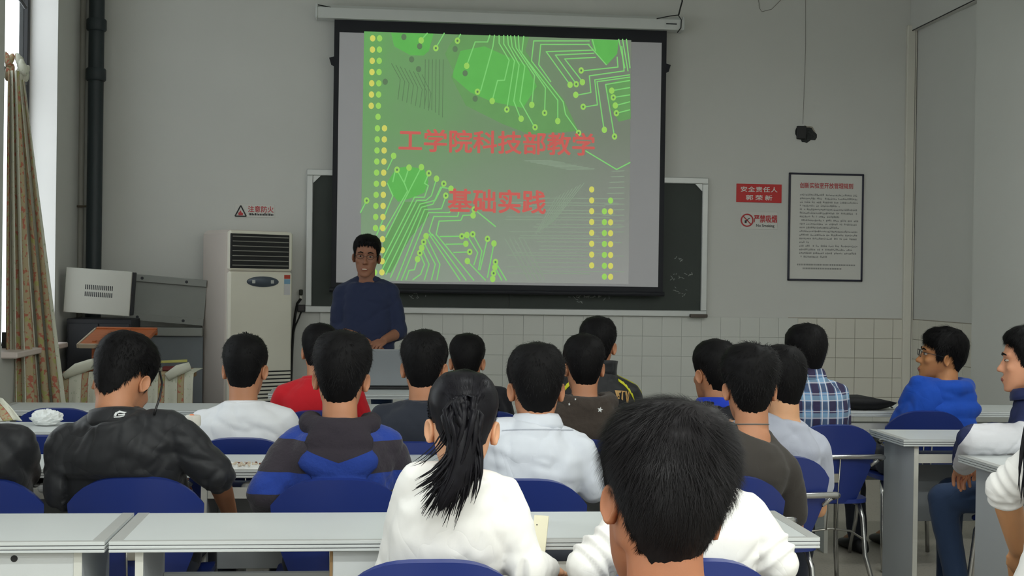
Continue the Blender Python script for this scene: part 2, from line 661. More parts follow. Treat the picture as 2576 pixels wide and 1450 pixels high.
for (x0, y0, x1, y1, n) in ((1435, 738, 1535, 750, 26), (1690, 650, 1735, 655, 5), (1690, 690, 1730, 702, 9), (1725, 690, 1760, 700, 5), (1030, 735, 1080, 752, 8), (1700, 725, 1725, 750, 8), (1450, 755, 1470, 760, 5)):
    for k in range(n):
        px, py = x0 + (x1 - x0) * random.random(), y0 + (y1 - y0) * random.random()
        qx, qy = px + random.uniform(-9, 9), py + random.uniform(-7, 7)
        a, e = onY(px, py, YW - 0.0235), onY(qx, qy, YW - 0.0235)
        a, e = a - np.array([(bx0 + bx1) / 2, YW, bz0]), e - np.array([(bx0 + bx1) / 2, YW, bz0])
        a[1] = e[1] = -0.0235
        d = (e - a) / (np.linalg.norm(e - a) + 1e-9)
        s = np.array([-d[2], 0, d[0]]) * 0.0018
        g.plate([a - s, e - s, e + s, a + s], (0, 0.001, 0))
obj('chalk_marks', g, M_chalk, t)['kind'] = 'stuff'
e = onY(1757, 797, YW - 0.06)
tag(obj('board_eraser', Geo().box((e[0] - 0.065, YW - 0.085, bz0 - 0.004), (e[0] + 0.065, YW - 0.041, bz0 + 0.022), 0.004), pm('eraser_felt', (92, 84, 78), 0.95)),
    'small brown felt eraser on the right end of the blackboard rail', 'eraser')

# ------------------------------------------------------------------ projection screen
SY = 9.585
A, B_, C_, D_ = onY(834, 52, SY), onY(1678, 83, SY), onY(1667, 720, SY), onY(840, 714, SY)
sx0, sx1 = (A[0] + D_[0]) / 2, (B_[0] + C_[0]) / 2
sz1, sz0 = (A[2] + B_[2]) / 2, (C_[2] + D_[2]) / 2 - 0.045
S0 = np.array([(sx0 + sx1) / 2, SY, sz0])
t = tag(empty('projection_screen', S0), 'pull-down projection screen with black border showing a green circuit board slide', 'screen')
SCR = t
w2, hh = (sx1 - sx0) / 2, sz1 - sz0
M_sfab = pm('screen_fabric', (206, 204, 208), 0.8, var=0.01)
M_sblk = pm('screen_border', (20, 22, 30), 0.7, var=0.1)
M_hous = pm('screen_housing', (202, 205, 202), 0.4, var=0.02)
bt, bs, bb = 0.078, 0.037, 0.045
obj('screen_fabric', Geo().box((-w2 + bs, -0.0015, bb), (w2 - bs, 0.0015, hh - bt)), M_sfab, t)
for nm, lo, hi in (('border', (-w2, -0.002, bb), (-w2 + bs, 0.002, hh - bt)), ('border', (w2 - bs, -0.002, bb), (w2, 0.002, hh - bt)),
                   ('border', (-w2, -0.002, hh - bt), (w2, 0.002, hh + 0.02)), ('border', (-w2, -0.002, 0.0), (w2, 0.002, bb))):
    obj(nm, Geo().box(lo, hi), M_sblk, t)
g = Geo().tube([(-w2 - 0.01, 0, -0.008), (w2 + 0.01, 0, -0.008)], 0.017, 10)
auto(obj('bottom_bar', g, M_sblk, t))
hl, hr = onY(799, 30, SY)[0] - S0[0], onY(1715, 62, SY)[0] - S0[0]
prof = [(-0.05, 0.0), (-0.055, 0.02), (-0.055, 0.075), (-0.03, 0.098), (0.05, 0.1), (0.075, 0.09), (0.075, 0.0)]
rings = [[(x, y, hh + 0.012 + z) for y, z in prof] for x in (hl, hr)]
auto(obj('housing', Geo().loft(rings), M_hous, t), 25)
obj('end_cap', Geo().box((hr - 0.004, -0.06, hh + 0.008), (hr + 0.012, 0.076, hh + 0.115), 0.01), M_hous, t)
obj('end_cap', Geo().box((hl - 0.012, -0.06, hh + 0.008), (hl + 0.004, 0.076, hh + 0.115), 0.01), M_hous, t)
obj('nameplate', Geo().box((hr - 0.13, -0.0575, hh + 0.05), (hr - 0.05, -0.055, hh + 0.058)), M_sblk, t)
for s, py in ((-1, 152), (1, 170)):
    z = onY(1683 if s > 0 else 832, py, SY)[2] - sz0
    obj('side_clip', Geo().plate([(s * w2, 0.002, z + 0.03), (s * (w2 + 0.035), 0.002, z + 0.02), (s * (w2 + 0.02), 0.002, z - 0.03), (s * w2, 0.002, z - 0.04)][::s], (0, 0.012, 0)), M_sblk, t)


def cable(name, pxs, Y, r, label, mat=None):
    p = [onY(x, y, Y) for x, y in pxs]
    return tag(auto(obj(name, Geo().tube(p, r, 6), mat or M_black)), label, 'cable')


cable('screen_cable', [(1652, 47), (1688, 40), (1706, 38), (1714, 50), (1713, 70), (1704, 82)], SY - 0.065, 0.004, 'black cable looped around the right end of the screen housing')
cable('screen_power_cable', [(1707, 38), (1712, 18), (1716, 4), (1716, -40)], SY - 0.03, 0.006, 'black power cable rising from the screen housing to the ceiling')
cable('screen_left_cable', [(800, 12), (815, 15), (832, 19), (850, 25), (900, 27)], SY - 0.05, 0.004, 'black cable lying over the left end of the screen housing')


def emis(name, rgb, k=1.0, base=0.0):
    m, nt, b = newmat(name)
    v = coords(nt)
    c = lin(rgb)
    f = noise(nt, v, 9.0, 3)
    col = mixc(nt, f, tuple(x * 0.9 for x in c), tuple(min(1, x * 1.1) for x in c))
    nt.links.new(col, b.inputs['Emission Color'])
    b.inputs['Emission Strength'].default_value = k  # glows in place of projected light
    b.inputs['Base Color'].default_value = (base, base, base, 1)
    b.inputs['Roughness'].default_value = 0.9
    b.inputs['Specular IOR Level'].default_value = 0.0
    return m


# the slide: picture ground with the green glow of the photographed circuit board
m, nt, b = newmat('slide_picture')
s_ = xyz(nt, coords(nt))
u = mth(nt, 'DIVIDE', mth(nt, 'ADD', s_[0], 1.04), 2.0, clamp=True)
z = mth(nt, 'DIVIDE', s_[2], 1.9, clamp=True)
up = mth(nt, 'SMOOTH_MIN', mth(nt, 'MULTIPLY', z, 1.5), 1.0, 0.2)
left = mth(nt, 'SUBTRACT', 1.0, mth(nt, 'MULTIPLY', u, 1.05), clamp=True)
gl = mth(nt, 'MULTIPLY', mth(nt, 'POWER', left, 1.1), mth(nt, 'ADD', mth(nt, 'MULTIPLY', z, 0.75), 0.25))
n1 = noise(nt, coords(nt), 1.6, 4)
gl = mth(nt, 'MULTIPLY', gl, mth(nt, 'ADD', n1, 0.45), clamp=True)
bot = mth(nt, 'SUBTRACT', 1.0, mth(nt, 'MULTIPLY', z, 1.6), clamp=True)
ground = mixc(nt, bot, lin((108, 119, 101)), lin((140, 141, 138)))
col = mixc(nt, gl, ground, lin((88, 166, 74)))
nt.links.new(col, b.inputs['Emission Color'])
b.inputs['Emission Strength'].default_value = 0.85  # emission stands in for the projector's light on the fabric
b.inputs['Base Color'].default_value = (0.16, 0.16, 0.16, 1)
b.inputs['Specular IOR Level'].default_value = 0
M_slide = m


def sp(x, y, off):
    p = onY(x, y, SY - off)
    return p - S0


def splate(name, pxs, off, mat):
    g = Geo()
    p = [sp(x, y, off) for x, y in pxs]
    g.add(p, [tuple(range(len(p)))])
    return obj(name, g, mat, t)


splate('slide_picture', [(906, 707), (1581, 715), (1588, 101), (916, 79)], 0.004, M_slide)
M_patch = emis('slide_copper_area', (96, 184, 84), 0.85, 0.06)
M_patch2 = emis('slide_copper_area_dim', (104, 158, 92), 0.85, 0.06)
M_trace = emis('slide_trace', (124, 204, 112), 0.95, 0.05)
M_trace2 = emis('slide_trace_dim', (138, 156, 134), 0.9, 0.05)
M_dark = emis('slide_trace_dark', (96, 126, 90), 0.85, 0.05)
M_dot = emis('slide_pad_yellow', (206, 206, 96), 0.95, 0.05)
M_dotg = emis('slide_pad_green', (150, 206, 92), 0.95, 0.05)
M_red = emis('slide_red', (196, 92, 84), 0.95, 0.05)


def k4(p):
    return [(780 + x / 2.576, y / 2.576) for x, y in p]


def k5(p):
    return [(800 + x / 2.576, 380 + y / 2.576) for x, y in p]


splate('copper_area', k4([(525, 212), (800, 218), (770, 330), (735, 360), (650, 358), (545, 300)]), 0.005, M_patch)
splate('copper_area', k4([(960, 224), (1420, 239), (1395, 330), (1500, 480), (1640, 640), (1740, 850), (1420, 870), (1250, 805), (1010, 685), (915, 500), (930, 460), (875, 350), (905, 290)]), 0.005, M_patch2)
splate('copper_area', k4([(975, 330), (1130, 300), (1400, 420), (1470, 560), (1380, 700), (1180, 660), (1040, 600), (925, 500), (930, 460)]), 0.0055, M_patch)
splate('copper_area', k4([(1820, 254), (2000, 260), (1990, 350), (1925, 420), (1840, 330)]), 0.005, M_patch)
splate('copper_area', k4([(1915, 545), (2075, 500), (2078, 770), (2000, 790), (1950, 700)]), 0.005, M_patch2)
splate('copper_area', k5([(450, 200), (510, 110), (590, 100), (690, 120), (715, 200), (690, 270), (620, 300), (520, 330), (470, 270)]), 0.005, M_patch)
splate('copper_area', k5([(420, 600), (560, 330), (700, 330), (720, 420), (600, 560), (470, 790), (415, 790)]), 0.005, M_patch2)


def ribbons(name, lines, wpx, off, mat):
    g = Geo()
    for ln in lines:
        P = [sp(x, y, off) for x, y in ln]
        wd = wpx / 2 / 335.0
        for a, e in zip(P[:-1], P[1:]):
            d = e - a
            d[1] = 0
            L = np.linalg.norm(d)
            if L < 1e-6:
                continue
            d /= L
            s = np.array([d[2], 0, -d[0]]) * wd
            a2, e2 = a - d * wd * 0.6, e + d * wd * 0.6
            g.add([a2 + s, a2 - s, e2 - s, e2 + s], [(0, 1, 2, 3)])
    return obj(name, g, mat, t)


def dots(name, pts, r, off, mat, n=12):
    g = Geo()
    for x, y in pts:
        c = sp(x, y, off)
        rr = r / 335.0
        g.add([c + rr * np.array([math.cos(a), 0, 1.18 * math.sin(a)]) for a in np.arange(n) * 2 * PI / n], [tuple(range(n))])
    return obj(name, g, mat, t)


up_lines = [k4(p) for p in (
    [(870, 215), (850, 250), (815, 310)], [(760, 215), (720, 260)], [(975, 222), (955, 262)],
    [(1165, 228), (1150, 272), (1070, 272), (1060, 300), (1015, 425)],
    [(1195, 228), (1185, 300), (1105, 590)],
    [(1225, 230), (1225, 280), (1290, 390), (1260, 520), (1215, 522), (1180, 655)],
    [(1255, 230), (1255, 285), (1325, 395), (1275, 705)],
    [(1280, 230), (1285, 290), (1355, 420), (1320, 655), (1365, 770)],
    [(1300, 232), (1310, 305), (1392, 430), (1360, 655), (1455, 825)],
    [(1325, 232), (1335, 310), (1455, 490), (1437, 680)],
    [(1350, 232), (1355, 320), (1525, 570), (1520, 730)],
    [(1385, 235), (1372, 345), (1605, 650), (1605, 785)],
    [(1810, 265), (1450, 265), (1435, 395), (1640, 660), (1655, 740), (1740, 860)],
    [(1810, 288), (1495, 288), (1482, 420), (1560, 530)],
    [(1830, 325), (1530, 335), (1685, 550)], [(1840, 345), (1590, 357), (1725, 545)], [(1850, 372), (1650, 382), (1765, 530)],
    [(1990, 370), (1995, 435), (1760, 460)], [(2020, 300), (2035, 460), (1810, 492), (1820, 600), (1725, 618)],
    [(2072, 485), (1845, 518), (1862, 680), (1770, 695)], [(2072, 500), (1860, 530), (1905, 840)],
    [(2072, 522), (1915, 548), (1972, 885)], [(2072, 568), (1955, 588)], [(2072, 615), (1965, 632)], [(2072, 660), (1980, 684)], [(2072, 712), (1985, 734)],
    [(2000, 255), (2040, 440)], [(2025, 255), (2060, 460)], [(2050, 255), (2073, 440)], [(1800, 285), (1920, 420)], [(1830, 258), (1850, 330)])]
low_lines = [k5(p) for p in (
    [(490, 35), (450, 120)], [(315, 322), (275, 400)], [(500, 130), (485, 200)],
    [(670, 105), (590, 260), (440, 560)], [(718, 145), (690, 210), (715, 225), (690, 300), (625, 300), (420, 700)],
    [(768, 180), (735, 290), (700, 320), (640, 320), (415, 770)], [(815, 212), (760, 320), (660, 345), (440, 800)],
    [(862, 245), (795, 235), (745, 345), (670, 365), (470, 820)], [(830, 290), (800, 375), (690, 380), (510, 835)],
    [(860, 390), (850, 400), (715, 400), (540, 838)], [(915, 385), (905, 425), (750, 425), (720, 520), (740, 550)],
    [(1005, 415), (940, 418), (925, 450), (785, 455), (765, 545)],
    [(510, 120), (560, 210), (580, 260), (430, 520)], [(590, 105), (560, 200)], [(450, 210), (485, 290), (380, 545)],
    [(930, 553), (790, 555)], [(958, 603), (830, 605)], [(983, 655), (880, 658)],
    [(700, 552), (790, 735), (770, 835)], [(685, 590), (760, 735), (735, 835)], [(672, 628), (720, 735), (690, 835)], [(660, 662), (690, 735), (665, 800), (615, 835)],
    [(645, 700), (625, 770), (590, 775), (570, 835)],
    [(740, 540), (960, 838)], [(770, 545), (1010, 838)], [(720, 540), (920, 838)], [(965, 545), (1035, 660), (1010, 740)], [(1003, 540), (1062, 650), (1040, 770)],
    [(1098, 570), (1050, 770)], [(1140, 600), (1098, 820)], [(965, 712), (1085, 838)], [(1150, 720), (1220, 838)], [(1145, 750), (1190, 838)],
    [(1735, 0), (1935, 120), (2022, 75)], [(1015, 380), (1150, 490)])]
lw = ribbons('trace_lines', up_lines + low_lines, 2.9, 0.006, M_trace)
lw['kind'] = 'stuff'
rnd = random.Random(3)
dim = []
for k in range(22):
    y = 500 + k * 9 + rnd.uniform(-3, 3)
    dim.append([(1270 + rnd.uniform(0, 90), y), (1420 + rnd.uniform(0, 60), y + 1), (1480 + rnd.uniform(0, 90), y + 2)])
for k in range(12):
    dim.append([(1570, 430 + k * 14), (1540 - k * 3, 431 + k * 14)])
for k in range(8):
    x = 1320 + k * 15
    dim.append([(x, 405 + k * 3), (x + 70, 404 + k * 3)])
    dim.append([(1470 - k * 10, 460 + k * 5), (1390 - k * 6, 560 + k * 4)])
for k in range(5):
    dim.append([(1270 + k * 12, 600), (1330 + k * 10, 705)])
ribbons('faint_trace_lines', dim, 2.0, 0.0058, M_trace2)['kind'] = 'stuff'
dk = []
for k in range(8):
    x = 985 + k * 11
    dk.append([(x, 160 + k * 4), (x + 22, 200 + k * 5), (x + 16, 250 + k * 4)])
for k in range(6):
    dk.append([(1070 + k * 9, 150), (1068 + k * 9, 265 + 6 * k)])
ribbons('dark_trace_lines', dk, 1.6, 0.0057, M_dark)['kind'] = 'stuff'
pads = k4([(815, 312), (720, 262), (955, 264), (1015, 427), (1085, 595), (1180, 655), (1275, 710), (1368, 770), (1458, 825), (1437, 680), (1520, 732), (1605, 785), (1740, 862), (1685, 550), (1725, 546), (1765, 533), (1757, 457), (1722, 615), (1770, 692), (1907, 842), (1973, 885), (1955, 588), (1965, 632), (1978, 684), (1985, 734)]) + \
    k5([(490, 32), (315, 322), (670, 105), (718, 145), (768, 180), (815, 212), (862, 245), (828, 290), (1005, 418), (1013, 380), (590, 108), (512, 122), (700, 552), (685, 590), (672, 628), (660, 662), (645, 702), (932, 553), (965, 545), (1003, 540), (958, 602), (983, 655), (968, 714), (1098, 570), (1140, 600), (1150, 720), (1146, 755), (1138, 793), (1132, 830)])
dots('solder_pads', pads, 6.8, 0.0065, M_dotg)['kind'] = 'stuff'
dots('solder_pad_holes', [p for i, p in enumerate(pads) if i % 2 == 0], 2.6, 0.007, M_dark, 8)['kind'] = 'stuff'
dots('dark_holes', k4([(608, 240), (710, 300), (940, 318), (1005, 475), (1070, 640), (658, 385), (703, 448), (487, 530)]), 6.5, 0.0062, M_dark)['kind'] = 'stuff'
ya, yg = [], []
for r in range(7):
    y = 96.5 + r * 28.3
    ya.append((937.5 - 0.6 * r, y))
    yg.append((955 - 0.5 * r, y))
yg.append((951, 294))
for r in range(14):
    y = 323 + r * 27.9
    yg.append((949.5 - 0.55 * r, y))
    ya.append((967.3 - 0.5 * r, y))
for k in range(8):
    ya.append((1488.5, 477 + k * 27.3))
    (yg if k < 1 else ya).append((1536, 505 + k * 27.4))
for k in range(7):
    yg.append((1520.5, 532 + k * 27.4))
dots('yellow_dots', ya, 6.6, 0.0066, M_dot)['kind'] = 'stuff'
dots('green_dots', yg, 6.6, 0.0066, M_dotg)['kind'] = 'stuff'


def slide_text(body, x0, y0, x1, y1, h):
    a, e = sp(x0, y0, 0.0075), sp(x1, y1, 0.0075)
    lettering(body, (a + e) / 2, np.linalg.norm(e - a), h / 335.0, M_red, t, bold=0.024)


slide_text('工学院科技部教学', 1004, 355, 1495, 361, 54)
slide_text('基础实践', 1128, 505, 1372, 508, 56)

# ------------------------------------------------------------------ signs on the wall
M_signred = pm('sign_red', (196, 36, 36), 0.5, var=0.08, nscale=6)
M_signwhite = pm('sign_white', (226, 220, 214), 0.6)
M_signpale = pm('sign_backing', (207, 206, 200), 0.5, var=0.02)
M_ink = pm('dark_ink', (52, 54, 56), 0.7)
M_inkred = pm('red_ink', (186, 58, 62), 0.6)


def pr(x0, y0, x1, y1, Y):
    a, e = onY(x0, y0, Y), onY(x1, y1, Y)
    return a, e


def wall_sign(name, px, label, mat, cat='sign', thick=0.006):
    a, e = pr(*px, YW - thick)
    c = ((a[0] + e[0]) / 2, YW, (a[2] + e[2]) / 2)
    t = tag(empty(name, c), label, cat)
    w, h = (e[0] - a[0]) / 2, (a[2] - e[2]) / 2
    obj('sign_plate', Geo().box((-w, -thick, -h), (w, -0.0008, h), 0.001), mat, t)
    return t, w, h


t, w, h = wall_sign('safety_sign', (1853, 462, 1966, 511), 'red wall sign with two lines of white Chinese lettering', M_signred)
lettering('安全责任人', (0.0, -0.0068, h * 0.42), w * 1.62, h * 0.56, M_signwhite, t, 0.02, 1.1)
lettering('郭荣新', (0.0, -0.0068, -h * 0.48), w * 1.16, h * 0.56, M_signwhite, t, 0.02, 1.45)

t, w, h = wall_sign('no_smoking_sign', (1864, 532, 1956, 578), 'small no smoking sign with red crossed circle under the red sign', M_signpale, thick=0.003)
rc = 0.045
g = Geo()
ring = [(-w + rc + 0.003 + rc * math.cos(a), -0.004, rc * math.sin(a)) for a in np.linspace(0, 2 * PI, 33)]
g.tube(ring, 0.0055, 6, cap=False)
g.tube([(-w + rc + 0.003 - rc * 0.7, -0.004, rc * 0.7), (-w + rc + 0.003 + rc * 0.7, -0.004, -rc * 0.7)], 0.004, 6)
obj('prohibition_ring', g, M_inkred, t)
g = Geo().box((-w + 0.03, -0.0045, -0.022), (-w + 0.045, -0.0032, 0.0))
g.tube([(-w + 0.045, -0.0045, -0.006), (-w + 0.058, -0.0045, 0.012), (-w + 0.07, -0.0045, 0.016)], 0.003, 5)
obj('cigarette_symbol', g, M_ink, t)
lettering('严禁吸烟', (w * 0.33, -0.0038, h * 0.2), w * 1.25, h * 0.85, M_inkred, t, 0.025)
lettering('No Smoking', (w * 0.33, -0.0038, -h * 0.62), w * 0.98, h * 0.4, M_ink, t, 0.012)

t, w, h = wall_sign('fire_warning_sign', (591, 513, 691, 548), 'small fire warning sign with triangle above the air conditioner', M_signpale, thick=0.003)
tr = 0.04
ctr = -w + tr + 0.002
tri = [(ctr - tr, -h + 0.006), (ctr + tr, -h + 0.006), (ctr, -h + 0.006 + 0.078)]
g = Geo()
for i in range(3):
    a, e = tri[i], tri[(i + 1) % 3]
    g.tube([(a[0], -0.004, a[1]), (e[0], -0.004, e[1])], 0.005, 6)
obj('warning_triangle', g, M_ink, t)
g = Geo().plate([(ctr - 0.015, -0.0035, -h + 0.012), (ctr + 0.015, -0.0035, -h + 0.012), (ctr + 0.018, -0.0035, -h + 0.028), (ctr + 0.006, -0.0035, -h + 0.034), (ctr, -0.0035, -h + 0.05), (ctr - 0.009, -0.0035, -h + 0.036), (ctr - 0.018, -0.0035, -h + 0.03)], (0, 0.0005, 0))
obj('flame_symbol', g, M_inkred, t)
lettering('注意防火', (w * 0.3, -0.0038, h * 0.25), w * 1.28, h * 0.95, M_inkred, t, 0.014)
g = Geo()
x = -w * 0.3
while x < w * 0.92:         # the line of tiny print cannot be read: only its strokes
    d = random.uniform(0.005, 0.011)
    g.box((x, -0.0038, -h * 0.72), (x + d, -0.0032, -h * 0.72 + random.uniform(0.012, 0.018)))
    x += d + 0.003
obj('fine_print', g, M_ink, t)['kind'] = 'stuff'

# framed rules poster
a, e = pr(1986, 434, 2170, 709, YW - 0.02)
c = ((a[0] + e[0]) / 2, YW, (a[2] + e[2]) / 2)
t = tag(empty('framed_notice', c), 'tall framed notice with red Chinese heading and fine print, thin black frame', 'notice')
w, h = (e[0] - a[0]) / 2, (a[2] - e[2]) / 2
M_pframe = pm('poster_frame', (28, 28, 48), 0.4)
obj('sheet', Geo().box((-w + 0.004, -0.012, -h + 0.004), (w - 0.004, -0.001, h - 0.004)), M_signpale, t)
for lo, hi in (((-w, -0.02, -h), (-w + 0.014, -0.001, h)), ((w - 0.014, -0.02, -h), (w, -0.001, h)), ((-w, -0.02, h - 0.014), (w, -0.001, h)), ((-w, -0.02, -h), (w, -0.001, -h + 0.014))):
    obj('frame_bar', Geo().box(lo, hi, 0.003), M_pframe, t)
lettering('创新实验室开放管理规则', (0.0, -0.0128, h * 0.77), w * 1.42, 0.042, M_inkred, t, 0.014)
g = Geo()
ink = Geo()
rows = [(0.60, -0.7, 0.85)] + [(0.60 - 0.0675 * k, -0.7, 0.85) for k in range(1, 18)]
short = {3: 0.35, 6: 0.35, 9: 0.35, 13: -0.45, 15: 0.7, 17: 0.05}
for k, (zz, x0, x1) in enumerate(rows):
    x, xe = x0 * w, short.get(k, 0.83) * w
    while x < xe:
        d = random.uniform(0.006, 0.011)
        if random.random() > 0.09:
            z0 = zz * h + random.uniform(-0.004, 0.0)
            ink.box((x, -0.0128, z0 - 0.006), (x + d, -0.0121, z0 + random.uniform(0.001, 0.007)))
            if random.random() > 0.4:
                ink.box((x + 0.001, -0.0128, z0 + 0.008), (x + d - 0.002, -0.0121, z0 + 0.0095))
        x += d + 0.003
for zz, x0, xe in ((-0.70, -0.75, 0.8), (-0.77, -0.6, 0.4)):
    x = x0 * w
    while x < xe * w:
        d = random.uniform(0.006, 0.011)
        ink.box((x, -0.0128, zz * h - 0.006), (x + d, -0.0121, zz * h + 0.006))
        x += d + 0.004
M_fine = pm('fine_print_ink', (142, 142, 139), 0.8)
obj('fine_print', ink, M_fine, t)['kind'] = 'stuff'

# ------------------------------------------------------------------ air conditioner
phi = math.radians(32)
A = onY(577, 577, 9.2)
AH = A[2]
M_ac = pm('ac_enamel', (236, 232, 218), 0.45, var=0.04, nscale=3)
M_acs = pm('ac_shaded_enamel', (206, 196, 188), 0.5, var=0.05, nscale=3)  # darker pinkish tone puts the side's shade into the colour
M_grille = pm('ac_grille_dark', (24, 25, 27), 0.6)
M_slat = pm('ac_slat', (150, 148, 142), 0.45)
t = tag(empty('air_conditioner', (A[0], A[1], 0), phi), 'tall cream floor-standing air conditioner with black louvre grille', 'air conditioner')
W, D = 0.50, 0.44


def az(y):
    return onY(640, y, 9.3)[2]


def ax(x):
    return (x - 577) / 150.0 * W


auto(obj('cabinet', Geo().box((0, 0.03, 0.02), (W, D, AH), 0.025), M_acs, t))
auto(obj('front_panel', Geo().box((0.004, 0.0, az(682)), (W - 0.004, 0.05, AH - 0.006), 0.014), M_ac, t))
auto(obj('lower_panel', Geo().box((0.004, 0.0, 0.06), (W - 0.004, 0.05, az(684)), 0.014), M_ac, t))
obj('plinth', Geo().box((0.02, 0.03, 0), (W - 0.02, D - 0.02, 0.06)), M_grille, t)
gx0, gx1, gz0, gz1 = ax(580), ax(717), az(677), az(588)
auto(obj('outlet_recess', Geo().box((gx0, -0.003, gz0), (gx1, 0.01, gz1), 0.008), M_grille, t))
for k in range(7):
    z = gz0 + (gz1 - gz0) * (k + 0.6) / 7.4
    auto(obj('louvre', Geo().box((gx0 + 0.012, -0.012, z), (gx1 - 0.012, -0.002, z + 0.007), 0.003), M_slat, t))
g = Geo()
cx, cz = ax(655), az(709)
g.loft([[(cx + s * 0.125 * math.cos(q), yy, cz + s * 0.038 * math.sin(q)) for q in np.arange(28) * 2 * PI / 28] for s, yy in ((1.0, 0.001), (0.97, -0.006), (0.86, -0.009))])
auto(obj('oval_badge', g, pm('badge_blue_grey', (84, 92, 104), 0.3, metal=0.4), t))
for q in (-0.075, 0.07):
    obj('badge_mark', Geo().box((cx + q - 0.012, -0.0105, cz - 0.012), (cx + q + 0.012, -0.0085, cz + 0.012), 0.003), M_alu, t)
obj('red_sticker', Geo().box((ax(705), -0.002, az(701)), (ax(719), 0.0005, az(691))), pm('sticker_red', (190, 66, 48), 0.5), t)
obj('blue_sticker', Geo().box((ax(705), -0.002, az(714)), (ax(719), 0.0005, az(702))), pm('sticker_blue', (128, 170, 200), 0.5), t)
obj('white_sticker', Geo().box((ax(705), -0.002, az(742)), (ax(719), 0.0005, az(715))), pm('sticker_white', (214, 212, 214), 0.5), t)
for k in range(9):
    z = az(935 + k * 9.5)
    obj('intake_slot', Geo().box((ax(590), -0.002, z - 0.009), (ax(723), 0.0005, z)), M_slat if k < 0 else M_grille, t)

# power outlet and cables beside the blackboard
e = onY(758, 776, YW - 0.04)
t = tag(empty('wall_socket', (e[0], YW, e[2])), 'black power socket on the wall beside the lower left blackboard corner', 'socket')
obj('socket_box', Geo().box((-0.028, -0.04, -0.026), (0.028, -0.001, 0.026), 0.004), M_black, t)
obj('socket_plate', Geo().box((-0.02, -0.043, -0.018), (0.02, -0.039, 0.018), 0.002), pm('socket_dark', (58, 52, 54), 0.5), t)
e2 = onY(757, 737, YW - 0.02)
t = tag(empty('plug_adapter', (e2[0], YW, e2[2])), 'small dark plug adapter above the black wall socket', 'plug')
obj('plug_body', Geo().box((-0.013, -0.03, -0.018), (0.013, -0.001, 0.025), 0.005), pm('plug_olive', (38, 42, 30), 0.6), t)
obj('plug_pin', Geo().box((-0.009, -0.02, -0.045), (0.009, -0.001, -0.018), 0.003), M_trunk, t)
cable('socket_cable', [(757, 752), (748, 764), (743, 790), (738, 830), (735, 880), (732, 960), (730, 1060)], YW - 0.03, 0.011, 'thick black cable hanging from the plug down the wall')
cable('branch_cable', [(758, 784), (752, 800), (742, 822), (737, 845)], YW - 0.05, 0.007, 'short black cable branching from the wall socket')

# drain pipe in the left corner
M_pipe = pm('pipe_dark_paint', (36, 46, 50), 0.5, var=0.15, nscale=5)
t = tag(empty('drain_pipe', (onY(240, 300, 9.6)[0], 9.6, 0)), 'dark vertical drain pipe in the left corner of the room', 'pipe')
auto(obj('pipe', Geo().tube([(0, 0, 0.0), (0, 0, ZC)], 0.054, 20), M_pipe, t))
for y0, y1 in ((78, 48), (204, 172)):
    z0, z1 = onY(240, y0, 9.6)[2], onY(240, y1, 9.6)[2]
    auto(obj('coupling', Geo().tube([(0, 0, z0), (0, 0, z0 + 0.01), (0, 0, z1 - 0.01), (0, 0, z1)], [0.062, 0.07, 0.07, 0.062], 20), M_pipe, t))
z = onY(205, 519, 9.6)[2]
obj('bracket', Geo().tube([(-0.13, 0.03, z), (0.0, 0.0, z), (0.03, 0.09, z)], 0.008, 8), pm('rusty_bracket', (84, 74, 60), 0.7), t)
t = tag(empty('thin_pipe', (onY(205, 300, 9.66)[0], 9.67, 0)), 'thin grey riser pipe beside the dark drain pipe', 'pipe')
auto(obj('pipe', Geo().tube([(0, 0, 0), (0, 0, ZC)], 0.022, 12), pm('riser_paint', (150, 148, 140), 0.6), t))
# ------------------------------------------------------------------ desks
M_top = pm('laminate_grey_white', (206, 210, 209), 0.38, var=0.025, nscale=5)
M_edge = pm('edge_strip', (172, 173, 170), 0.45, var=0.03)
M_leg = pm('desk_leg_laminate', (186, 191, 194), 0.5, var=0.07, nscale=4)
M_legedge = pm('desk_leg_edge', (214, 214, 206), 0.5)
M_groove = pm('edge_groove', (86, 86, 92), 0.7)
M_draw = pm('drawer_front', (208, 211, 211), 0.45, var=0.02)
M_rawedge = pm('raw_board_edge', (150, 118, 78), 0.8, var=0.2, nscale=30)
DZT, DTH, DD = 0.755, 0.028, 0.40


